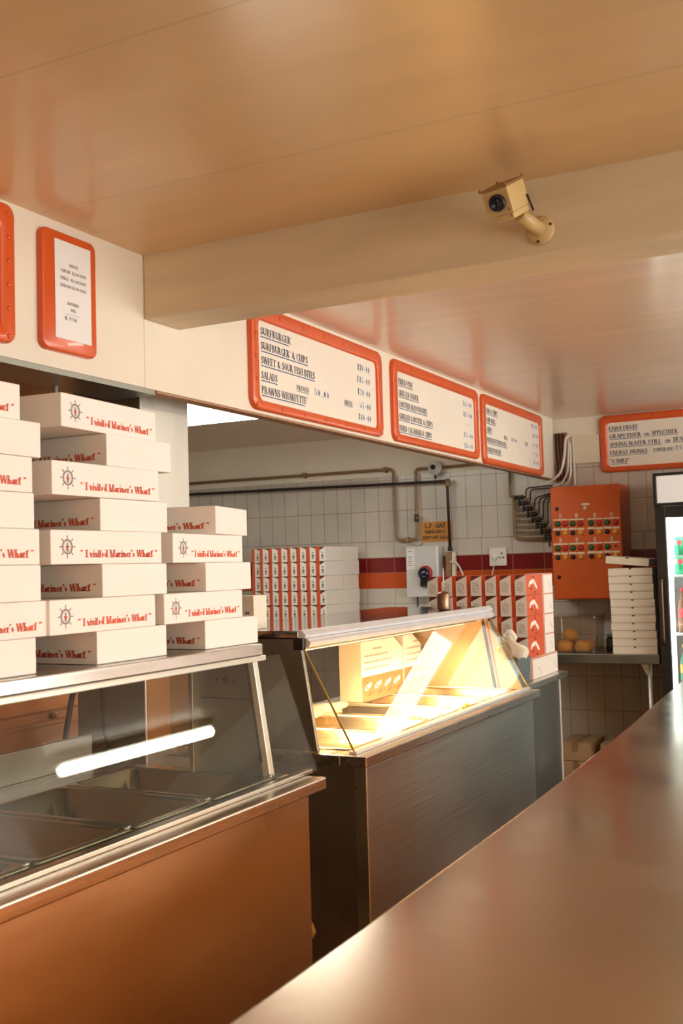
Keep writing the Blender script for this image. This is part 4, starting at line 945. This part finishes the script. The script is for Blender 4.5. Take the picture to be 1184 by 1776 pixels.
# ================================================================== PIPES, GAS, WALL BOXES
tag(MB().tube(bend_path([(-5.6, 6.965, 2.155), (-3.125, 6.965, 2.150), (-3.118, 6.965, 1.640), (-2.958, 6.965, 1.640), (-2.952, 6.965, 2.140), (-2.83, 6.965, 2.140)], .03), .0105, 'pipe', 10).build('gas_pipe', loc=(-3.1, 6.965, 1.64)), 'brown gas pipe along the wall, dipping in a U beside the gas sign', 'pipe')
o = bpy.data.objects['gas_pipe']
b = MB()
for (x_, z_) in ((-3.85, 2.152), (-3.19, 2.150), (-3.03, 1.640)): b.box(x_-.009, x_+.009, 6.950, 6.9955, z_-.020, z_+.020, 'pipe')
b.build('pipe_clip', o, bevel=0.002).location = (0, 0, 0)
b = MB(); b.lathe([(.012, 0), (.016, .004), (.016, .05), (.012, .054)], 'pipe_dark', (-2.955, 6.965, 1.765), 12); b.box(-2.955, -2.895, 6.945, 6.952, 1.788, 1.796, 'pipe'); b.build('stop_valve', o, bevel=0.001)
o2 = tag(MB().tube(bend_path([(-5.6, 6.937, 2.075), (-2.705, 6.937, 2.036), (-2.700, 6.937, 1.55)], .012), .0105, 'pipe_dark', 10).build('dark_pipe', loc=(-2.7, 6.95, 1.55)), 'dark brown pipe below the gas pipe, turning down past the gas sign', 'pipe')
b = MB(); b.lathe([(.017, 0), (.019, .006), (.019, .045), (.012, .055)], 'pipe', (-2.702, 6.937, 1.998), 12); b.lathe([(.012, 0), (.018, .006), (.018, .026), (.012, .03)], 'pipe_dark', (-2.700, 6.937, 1.55), 12); b.build('fitting', o2)
b = MB(); b.box(-2.742, -2.703, 6.955, 6.99, 1.34, 1.545, 'pipe'); b.box(-2.70, -2.675, 6.96, 6.99, 1.34, 1.55, 'pizza_card')
tag(b.build('pipe_casing', loc=(-2.71, 6.97, 1.34), bevel=0.002), 'brown boxed pipe end beside the grey wall box', 'pipe casing')
rg = empty('gas_regulator', (-2.795, 6.99, 2.13), 'round grey gas regulator on the pipe under the fascia', 'regulator')
MB().lathe([(.020, 0), (.024, -.03), (.050, -.045), (.052, -.055), (.048, -.062), (.030, -.066), (.022, -.072), (0, -.074)], 'grey_box', (-2.795, 6.995, 2.135), 24, 'y').build('body', rg)
MB().lathe([(.016, -.070), (.018, -.084), (.014, -.092), (0, -.094)], 'black', (-2.800, 6.995, 2.140), 16, 'y').build('cap', rg)
MB().lathe([(.009, 0), (.009, -.03), (0, -.032)], 'black', (-2.795, 6.945, 2.088), 10).build('vent', rg)
MB().tube([(-2.75, 6.965, 2.138), (-2.3, 6.965, 2.150)], .010, 'pipe', 10).build('outlet_pipe', rg)
lp = empty('gas_sign', (-2.82, 6.985, 1.62), 'orange-yellow gas emergency shut-off sign on the tiles', 'sign')
MB().box(-2.935, -2.702, 6.990, 6.996, 1.622, 1.762, 'sign_yellow').build('plate', lp)
tx = MB(); P = Vector((0, 6.9893, 0))
text(tx, 'L.P. GAS', P+X*-2.905+Z*1.718, X, Z, .032, .155, 'ink_black', .17, .14); text(tx, 'EMERGENCY', P+X*-2.905+Z*1.680, X, Z, .022, .155, 'ink_black', .17, .14); text(tx, 'SHUT-OFF VALVE', P+X*-2.928+Z*1.638, X, Z, .023, .215, 'ink_black', .17, .14)
tx.build('lettering', lp)
db = empty('wall_box', (-2.9, 6.95, 1.24), 'pale grey steel wall box with paper notes beside the gas sign', 'wall box')
MB().box(-3.020, -2.800, 6.900, 6.998, 1.238, 1.592, 'grey_box').build('door', db, bevel=0.004)
MB().box(-2.799, -2.776, 6.905, 6.998, 1.238, 1.592, 'alu').build('side_strip', db, bevel=0.003)
MB().box(-3.012, -2.955, 6.8985, 6.8995, 1.43, 1.575, 'paper').build('note', db)
tx = MB(); P = Vector((0, 6.898, 0))
for i, (zz, a, wd) in enumerate(((1.556, -3.000, .034), (1.516, -3.002, .036), (1.500, -2.997, .026), (1.486, -3.003, .038), (1.472, -3.000, .034), (1.458, -3.006, .044))):
    for k in range(int(wd/.007)): rect(tx, P, X, Z, a+k*.007, a+k*.007+.0052, zz-.003, zz+.003, 'ink_grey' if i < 5 else 'ink_red')
tx.build('writing', db)
MB().tube(bez([(-3.0, 6.96, 1.61), (-2.97, 6.955, 1.597), (-2.935, 6.955, 1.597), (-2.91, 6.96, 1.612)], 5), .003, 'ink_grey', 6).build('hanging_wire', db)
MB().tube([(-2.96, 6.95, 1.237), (-2.962, 6.95, 1.16)], .006, 'pipe_dark', 6).build('conduit', db)
dv = empty('soap_dispenser', (-2.87, 6.88, 1.30), 'glossy black dome with a red rim on the grey wall box', 'dispenser')
b = MB(); b.lathe([(.046, 0), (.050, -.01), (.046, -.03), (.036, -.034)], 'red_b', (-2.868, 6.8995, 1.405), 24, 'y'); b.build('rim', dv)
b = MB(); b.lathe([(.044, -.03), (.040, -.045), (.022, -.056), (0, -.060)], 'lens', (-2.873, 6.8995, 1.400), 24, 'y'); b.build('dome', dv)
b = MB(); b.box(-2.905, -2.835, 6.862, 6.899, 1.305, 1.40, 'black'); b.build('body', dv, bevel=0.012)
so = empty('wall_socket', (-2.372, 6.99, 1.44), 'white double plug socket on the dark red tile stripe', 'socket')
MB().box(-2.434, -2.312, 6.984, 6.998, 1.439, 1.563, 'white_pl').build('plate', so, bevel=0.004)
b = MB()
for (a, z_) in ((-2.345, 1.525), (-2.358, 1.495), (-2.334, 1.495)): b.lathe([(.006, 0), (.006, -.001), (0, -.0012)], 'dark', (a, 6.9838, z_), 10, 'y')
b.build('socket_hole', so)
MB().lathe([(.022, 0), (.022, -.010), (.014, -.014), (0, -.015)], 'white_pl', (-2.395, 6.984, 1.50), 18, 'y').build('plug', so)
MB().tube(bez([(-2.395, 6.972, 1.485), (-2.40, 6.968, 1.43), (-2.42, 6.972, 1.36)], 5), .004, 'wire_white', 6).build('cord', so)
tag(MB().tube(bez([(-2.70, 6.93, 1.475), (-2.665, 6.92, 1.480), (-2.63, 6.92, 1.44), (-2.605, 6.925, 1.38)], 5), .006, 'wire_white', 8).build('white_hose', loc=(-2.65, 6.92, 1.38)), 'pinkish white hose curving down from the pipe over the red tiles', 'hose')
# valve manifold
mf = empty('gas_manifold', (-2.12, 6.95, 1.62), 'brown gas manifold of stepped valves left of the orange control box', 'manifold')
MB().tube(bend_path([(-2.262, 6.965, 2.11), (-2.262, 6.965, 1.905), (-2.235, 6.965, 1.905), (-2.235, 6.965, 1.62), (-1.975, 6.965, 1.605)], .01), .010, 'pipe', 10).build('header_pipe', mf)
for i in range(8):
    t = i/7; xv = -2.195+t*.20; zv = 1.895-t*.275
    zb = zv
    MB().tube([(-2.238, 6.962, zb), (xv+.01, 6.955, zb)], .0065, 'pipe', 8).build('branch_pipe', mf)
    vb = MB(); vb.lathe([(.009, -.035), (.015, -.028), (.013, 0), (.015, .028), (.009, .035)], 'pipe_dark', (xv, 6.945, zv), 12, 'x')
    valve = vb.build('valve', mf)
    hb = MB(); hb.box(xv-.004, xv+.006, 6.925, 6.935, zv-.065, zv-.008, 'pipe_dark'); hb.lathe([(.006, 0), (.006, -.02)], 'pipe_dark', (xv, 6.935, zv-.005), 8, 'y'); 
    h = hb.build('handle', mf); h.parent = valve; h.location = -Vector((0, 0, 0))
    MB().tube(bend_path([(xv+.035, 6.945, zv), (xv+.048, 6.945, zv+.005), (xv+.050, 6.945, zv+.06+.03*i if i < 2 else 1.90-.008*i), (-1.955+.005, 6.94, 1.962-.017*i if i < 2 else 1.93-.006*i)], .03), .0048, 'pipe_dark', 7).build('outlet_pipe', mf)
# cable duct in the corner above the control box
cd = empty('cable_duct', (-1.91, 6.99, 2.0), 'brown cable duct with bundled wires between the fascia and back wall', 'duct')
MB().box(-1.948, -1.865, 6.985, 6.999, 1.985, 2.312, 'plywood').build('backing', cd)
for i in range(6):
    x_ = -1.938+i*.012
    MB().tube(bez([(x_, 6.975, 2.305), (x_+.004*math.sin(i), 6.965, 2.2), (x_+.012-.003*i, 6.962, 2.1), (x_+.004, 6.965, 1.99)], 4), .0045, 'copper_wire' if i % 2 else 'dark', 6).build('wire', cd)
cb2 = empty('cable_bundle', (-1.88, 6.93, 1.96), 'pale cables sweeping down from the duct behind the orange control box', 'cables')
for i, pts in enumerate((((-1.835, 6.95, 2.285), (-1.858, 6.93, 2.26), (-1.866, 6.91, 2.15), (-1.895, 6.90, 2.04), (-1.97, 6.90, 1.985), (-2.05, 6.92, 1.97)), ((-1.845, 6.96, 2.25), (-1.852, 6.95, 2.15), (-1.858, 6.94, 2.05), (-1.90, 6.94, 1.975), (-1.96, 6.94, 1.955)), ((-1.838, 6.965, 2.24), (-1.838, 6.955, 2.12), (-1.842, 6.95, 2.02), (-1.875, 6.95, 1.955)))):
    MB().tube(bez(pts, 6), (.0085, .006, .0055)[i], 'wire_white' if i < 2 else 'alu_pale', 8).build('cable', cb2)
b = MB(); b.box(-1.819, -1.650, 6.982, 6.998, 2.098, 2.283, 'label'); b.box(-1.829, -1.819, 6.978, 6.998, 1.96, 2.283, 'white_pl')
tag(b.build('cover_plate', loc=(-1.74, 6.99, 2.1), bevel=0.002), 'cream cover plate on the wall beside the drinks board', 'cover plate')

# ================================================================== ORANGE CONTROL BOX
cp = empty('control_panel', (-1.70, 6.87, 1.21), 'orange steel control box with rows of buttons on the back wall', 'control box')
b = MB(); b.box(-1.930, -1.474, 6.752, 6.998, 1.211, 1.936, 'orange_box'); b.build('cabinet', cp, bevel=0.012, segs=3)
b = MB(); b.box(-1.922, -1.482, 6.7455, 6.752, 1.218, 1.930, 'orange_box'); b.build('door', cp, bevel=0.002)
YF = 6.7452
def ppx(px_, py_):   # position on the door from the close-up view of it
    return (-1.930+(px_-115)/(860-115)*.456+ (py_-560)*-.00002, 1.936-(py_-(80-(px_-115)*.0537*(1-(py_-60)/1020)))/1000*.725)
def disc(name, c_, r, h_, key, key2=None):
    b = MB(); b.lathe([(r*1.15, 0), (r*1.15, -h_*.4), (r, -h_*.45), (r*.95, -h_), (r*.5, -h_*1.15), (0, -h_*1.18)], key, (c_[0], YF, c_[1]), 14, 'y'); b.build(name, cp)
for c_ in ((182, 272), (199, 880)): disc('lock', ppx(*c_), .011, .004, 'black')
disc('pilot_lamp', ppx(478, 264), .011, .012, 'label')
def strip(x0_, x1_, y0_, y1_):
    a = ppx(x0_, y1_); c2 = ppx(x1_, y0_); MB().box(a[0], c2[0], YF-.002, YF, a[1], c2[1], 'label').build('label_strip', cp)
strip(443, 520, 218, 240)
for (ry, ry2) in ((370, 455), (586, 670)):
    for k, (a, c2) in enumerate(((140, 292), (306, 468), (498, 658), (670, 830))):
        dy = -(a-140)*.028
        strip(a, c2, ry-9+dy, ry+9+dy); strip(a, (a+c2)/2-4, ry2-10+dy, ry2+10+dy); strip((a+c2)/2+4, c2, ry2-10+dy, ry2+10+dy)
        strip((a+c2)/2-10, (a+c2)/2+10, ry-52+dy, ry-14+dy)
tx = MB()
for r_, (ry) in enumerate((370, 586)):
    for k, a in enumerate((216, 387, 578, 750)):
        dy = -(a-216)*.028; q = ppx(a-6, ry-18+dy); text(tx, str(r_*4+k+1), Vector((q[0], YF-.0024, q[1])), X, Z, .017, .008, 'ink_black', .16, .08)
tx.build('numeral', cp)
for (ry, ry2) in ((408, 490), (625, 705)):
    for k, (a, c2) in enumerate(((188, 268), (348, 430), (540, 623), (705, 790))):
        dy = -(a-188)*.028
        disc('push_button', ppx(a, ry+dy), .0165, .010, 'green_b')
        if not (ry > 500 and k == 3): disc('push_button', ppx(c2, ry+dy-2), .0165, .010, 'red_b')
        else: disc('push_button', ppx(c2, ry+dy-6), .006, .004, 'black')
        disc('switch_knob', ppx(a, ry2+dy), .0135, .012, 'black')
        disc('pilot_lamp', ppx(c2, ry2+dy-2), .015, .010, 'yellow_b')

# ================================================================== WALL TABLE, PIZZA BOXES, BREAD
wt = empty('wall_table', (-1.6, 6.7, 0), 'steel wall table carrying the pizza boxes and bread tub', 'table')
MB().box(-2.12, -1.214, 6.400, 6.985, 0.842, 0.898, 'steel_dark').build('tabletop', wt, bevel=0.003)
MB().tube([(-1.283, 6.46, 0.0), (-1.283, 6.46, 0.842)], .016, 'alu_pale', 12).build('leg', wt)
MB().tube([(-2.08, 6.46, 0.0), (-2.08, 6.46, 0.842)], .016, 'alu_pale', 12).build('leg', wt)
MB().prism([(-1.335, .841), (-1.266, .841), (-1.266, .77), (-1.300, .77)], 'y', 6.445, 6.475, 'alu_pale').build('bracket', wt, bevel=0.003)
PH = 0.0462
def make_pizza():
    o = empty('pizza_box', (0, 0, 0), 'x', 'pizza box', 'pizza boxes stacked on the wall table')
    s = .255
    MB().box(-s/2, s/2, -s/2, s/2, .0004, PH-.012, 'pizza_card').build('base', o, bevel=0.001, world=False)
    b = MB(); b.prism([(-s/2-.001, PH-.0115), (-s/2-.001, .006), (s/2+.001, .006), (s/2+.001, PH-.0115)], 'y', -s/2-.0015, -s/2-.0003, 'pizza_card')
    b.box(-s/2-.001, s/2+.001, -s/2-.001, s/2+.001, PH-.0115, PH-.0015, 'pizza_card'); b.build('lid', o, bevel=0.001, world=False)
    b = MB(); b.prism([(-.008, PH-.002), (.008, PH-.002), (.005, PH-.009), (-.005, PH-.009)], 'y', -s/2-.0022, -s/2-.0014, 'dark'); b.build('thumb_notch', o, world=False)
    return o
pz = make_pizza()
for i in range(11):
    lb = 'white pizza box, %s in the stack on the wall table' % ('bottom one' if i == 0 else ORD[i]+' from the bottom')
    loc = (-1.360-(i*.0009)+random.uniform(-.002, .002), 6.545+random.uniform(-.003, .003), .8985+i*PH); rz = math.radians(1.5+random.uniform(-1, 1))
    if i == 0: pz.location = loc; pz.rotation_euler = (0, 0, rz); pz['label'] = lb
    else: dup(pz, loc, rz, lb)
tp = dup(pz, (-1.374, 6.54, .8985+11*PH+.0175), 0, 'white pizza box lying tilted on top of the pizza box stack')
tp.rotation_euler = (math.radians(0), math.radians(5.5), math.radians(-4))
tb = empty('bread_tub', (-1.73, 6.56, .898), 'clear plastic tub of bread rolls on the wall table', 'tub')
def tub_mesh(cx_, cy_, hx, hy, z0_, z1_):
    loops = [[(px+cx_, py+cy_, z) for px, py in rrect(-hx*s, hx*s, -hy*s, hy*s, .02, 4)] for s, z in ((.93, z0_), (1.0, z1_), (1.03, z1_), (1.03, z1_-.006), (.985, z1_-.008), (.915, z0_+.004))]
    n = len(loops[0]); fs = [tuple(range(n))[::-1]]+[(i*n+k, i*n+(k+1) % n, (i+1)*n+(k+1) % n, (i+1)*n+k) for i in range(5) for k in range(n)]+[tuple(5*n+k for k in range(n))]
    return MB().add([p for lp_ in loops for p in lp_], fs, 'tub')
tub_mesh(-1.735, 6.57, .145, .13, .8985, 1.118).build('shell', tb)
MB().prism([(-1.885, 1.1185), (-1.585, 1.1185), (-1.585, 1.124), (-1.885, 1.124)], 'y', 6.435, 6.705, 'tub').build('lid', tb, bevel=0.002)
RL = [(-1.802, 6.527, .948, 'bread roll at the bottom left of the clear tub'), (-1.692, 6.525, .950, 'bread roll at the bottom right of the clear tub'), (-1.778, 6.550, 1.012, 'bread roll resting on top of the others in the tub'), (-1.800, 6.628, .948, 'bread roll at the back of the clear tub'), (-1.690, 6.628, .948, 'bread roll at the back right corner of the tub')]
def make_roll(seed):
    rnd = random.Random(seed); bm = bmesh.new(); bmesh.ops.create_uvsphere(bm, u_segments=20, v_segments=14, radius=1)
    for v in bm.verts:
        x_, y_, z_ = v.co; s = 1-.12*math.exp(-(x_*4)**2) if z_ > 0 else 1
        if z_ < -.55: z_ = -.55
        v.co = Vector((x_*.054*(1+.04*math.sin(3*y_+seed)), y_*.048, z_*.046*s))
    for f in bm.faces: f.smooth = True
    me = bpy.data.meshes.new('bread_roll'); bm.to_mesh(me); bm.free(); me.materials.append(M['roll']); return me
for i, (a, b_, c_, l_) in enumerate(RL):
    o = bpy.data.objects.new('bread_roll', make_roll(i)); COL.objects.link(o); o.location = (a, b_, c_-.020 if i != 2 else c_-.012); o.rotation_euler = (0, 0, i*1.1); tag(o, l_, 'bread roll', 'bread rolls in the clear tub')
o = empty('black_jar', (-1.545, 6.62, .898), 'small black jar between the bread tub and the pizza boxes', 'jar')
MB().lathe([(.024, 0), (.026, .004), (.026, .075), (.018, .085)], 'black', (-1.545, 6.62, .8985), 18).build('pot', o)
MB().lathe([(.020, 0), (.020, .016), (.016, .018), (0, .018)], 'steel_dark', (-1.545, 6.62, .984), 18).build('lid', o)
# brown boxes on the floor
def floor_box(x0_, x1_, y0_, y1_, z0_, z1_, label):
    o = empty('cardboard_box', ((x0_+x1_)/2, (y0_+y1_)/2, z0_), label, 'cardboard box')
    MB().box(x0_, x1_, y0_, y1_, z0_+.001, z1_, 'brown_card').build('carton', o, bevel=0.003)
    MB().box((x0_+x1_)/2-.02, (x0_+x1_)/2+.02, y0_-.0006, y1_+.0006, z1_-.05, z1_+.0006, 'pipe').build('tape', o)
    return o
floor_box(-1.86, -1.655, 6.50, 6.86, 0.001, 0.235, 'brown cardboard box on the floor at the bottom of the pair')
floor_box(-1.86, -1.665, 6.51, 6.86, 0.2365, 0.345, 'flat brown cardboard box lying on top of the floor box')
floor_box(-1.62, -1.45, 6.56, 6.86, 0.001, 0.340, 'brown cardboard box on the floor mostly hidden by the bar')

# ================================================================== DRINKS FRIDGE
fr = empty('drinks_fridge', (-0.65, 6.65, 0), 'black framed glass door drinks fridge with a lit white header', 'fridge')
FX0, FX1, FY, FB = -1.190, -0.10, 6.30, 6.985
b = MB(); b.box(FX0, FX0+.022, FY+.03, FB, 0.05, 1.94, 'black'); b.box(FX1-.022, FX1, FY+.03, FB, 0.05, 1.94, 'black'); b.box(FX0, FX1, FB-.03, FB, .05, 1.94, 'black'); b.box(FX0, FX1, FY+.03, FB, 1.775, 1.945, 'black'); b.box(FX0, FX1, FY+.03, FB, 0.0, .12, 'black')
b.build('cabinet', fr, bevel=0.003)
b = MB(); b.box(FX0+.024, FX0+.034, FY+.05, FB-.04, .13, 1.77, 'fridge_in'); b.box(FX1-.034, FX1-.024, FY+.05, FB-.04, .13, 1.77, 'fridge_in'); b.box(FX0+.034, FX1-.034, FB-.045, FB-.035, .13, 1.77, 'fridge_in'); b.box(FX0+.034, FX1-.034, FY+.05, FB-.045, 1.755, 1.77, 'fridge_in'); b.box(FX0+.034, FX1-.034, FY+.05, FB-.045, .13, .14, 'fridge_in')
b.build('liner', fr)
b = MB(); n = 10
prof = [(FX0+.020+(FX1-FX0-.04)*i/n, FY-.010-.035*math.sin(PI*i/n)) for i in range(n+1)]
b.prism(prof+[(FX1-.020, FY+.028), (FX0+.020, FY+.028)], 'z', 1.775, 1.930, 'fridge_sign'); b.build('header_sign', fr, bevel=0.004)
MB().box(-0.93, -0.16, FY-.052, FY-.036, 1.782, 1.925, 'header_lamp').build('header_lamp', fr, bevel=0.004)
b = MB(); b.box(FX0, FX1, FY-.012, FY+.03, 1.930, 1.948, 'black'); b.box(FX0, FX0+.019, FY-.014, FY+.03, 1.765, 1.93, 'black'); b.box(FX1-.019, FX1, FY-.014, FY+.03, 1.765, 1.93, 'black'); b.box(FX0, FX1, FY-.010, FY+.03, 1.757, 1.774, 'black'); b.build('header_frame', fr, bevel=0.003)
door = MB(); door.box(FX0+.002, FX0+.060, FY, FY+.028, .13, 1.755, 'black'); door.box(FX1-.060, FX1-.002, FY, FY+.028, .13, 1.755, 'black'); door.box(FX0+.060, FX1-.060, FY, FY+.028, 1.690, 1.755, 'black'); door.box(FX0+.060, FX1-.060, FY, FY+.028, .13, .20, 'black'); door.box(-.68, -.61, FY, FY+.028, .20, 1.69, 'black')
dd = door.build('door', fr, bevel=0.003)
g = MB().box(FX0+.060, -.68, FY+.010, FY+.016, .20, 1.69, 'glass').box(-.61, FX1-.060, FY+.010, FY+.016, .20, 1.69, 'glass').build('door_glass', fr)
h = MB().tube(bend_path([(FX0+.028, FY+.002, 1.34), (FX0+.028, FY-.030, 1.33), (FX0+.028, FY-.030, .98), (FX0+.028, FY+.002, .97)], .02), .009, 'handle_dark', 10).build('handle', fr)
MB().box(FX0+.0345, FX0+.052, FY+.055, FY+.235, .22, 1.70, 'fridge_tube').build('light_strip', fr, bevel=0.003)
SH = [0.70, 1.020, 1.360]
for zz in SH: MB().box(FX0+.055, FX1-.036, FY+.10, FB-.06, zz-.012, zz, 'fridge_in').build('shelf', fr, bevel=0.002)
def make_can():
    o = empty('drink_can', (0, 0, 0), 'x', 'drink can', 'green drink cans on the top fridge shelf')
    MB().lathe([(.025, 0.0005), (.030, .006), (.030, .098), (.026, .108)], 'can_green', (0, 0, 0), 20).build('body', o, world=False)
    MB().lathe([(.026, .108), (.0265, .1105), (.022, .109), (0, .1085)], 'can_red', (0, 0, 0), 20).build('top_rim', o, world=False)
    b = MB()
    for s in range(20):
        a0, a1 = 2*PI*s/20, 2*PI*(s+1)/20
        b.add([(.0303*math.cos(a), .0303*math.sin(a), z_) for a, z_ in ((a0, .062), (a1, .062), (a1, .090), (a0, .090))], [(0, 1, 2, 3)], 'can_red' if 14 <= s < 17 or 4 <= s < 7 else 'can_green' if s % 3 else 'can_top')
    b.keep = True; b.build('label_print', o, world=False); return o
can = make_can(); first = True
for c_ in range(2):
    for d_ in range(2):
        for k in range(2):
            loc = (FX0+.100+c_*.066, FY+.19+d_*.072, SH[2]+.0005+k*.1115)
            lb = 'green drink can on the top fridge shelf, %s column, %s, %s' % (['first', 'second'][c_], ['front row', 'second row'][d_], ['lower of two', 'stacked on top'][k])
            if first: can.location = loc; can['label'] = lb; first = False
            else: dup(can, loc, 0, lb)
def make_bottle(name, cat, key, key2, hgt, grp):
    o = empty(name, (0, 0, 0), 'x', cat, grp); k = hgt/.25
    MB().lathe([(.026, .0005), (.030, .006), (.030, .14*k), (.026, .165*k), (.013, .20*k), (.012, .232*k)], key, (0, 0, 0), 20).build('body', o, world=False)
    MB().lathe([(.0305, .085*k), (.0306, .135*k)], key2, (0, 0, 0), 20).build('label_band', o, world=False)
    MB().lathe([(.014, .232*k), (.014, .25*k), (0, .2505*k)], key2, (0, 0, 0), 16).build('cap', o, world=False); return o
for (z_, nm, k1, k2, hgt, what, shelf) in ((SH[1], 'brown_bottle', 'bottle_brown', 'can_red', .26, 'brown drink bottle', 'middle'), (SH[0], 'green_bottle', 'bottle_green', 'bottle_orange', .25, 'green bottle with orange label', 'lower')):
    pr = make_bottle(nm, 'bottle', k1, k2, hgt, '%ss on the %s fridge shelf' % (what, shelf)); first = True
    for c_ in range(2):
        for d_ in range(2):
            loc = (FX0+.100+c_*.068, FY+.22+d_*.09, z_+.0005); lb = '%s on the %s fridge shelf, %s from the left, %s row' % (what, shelf, ['first', 'second', 'third', 'fourth'][c_], ['front', 'back'][d_])
            if first: pr.location = loc; pr['label'] = lb; first = False
            else: dup(pr, loc, 0, lb)
crumple('yellow_rag', (-1.425, 2.513, .495), (.034, .018, .034), 'rag', 'small yellow rag tucked at the end of the serving counter', 'rag', seed=41)
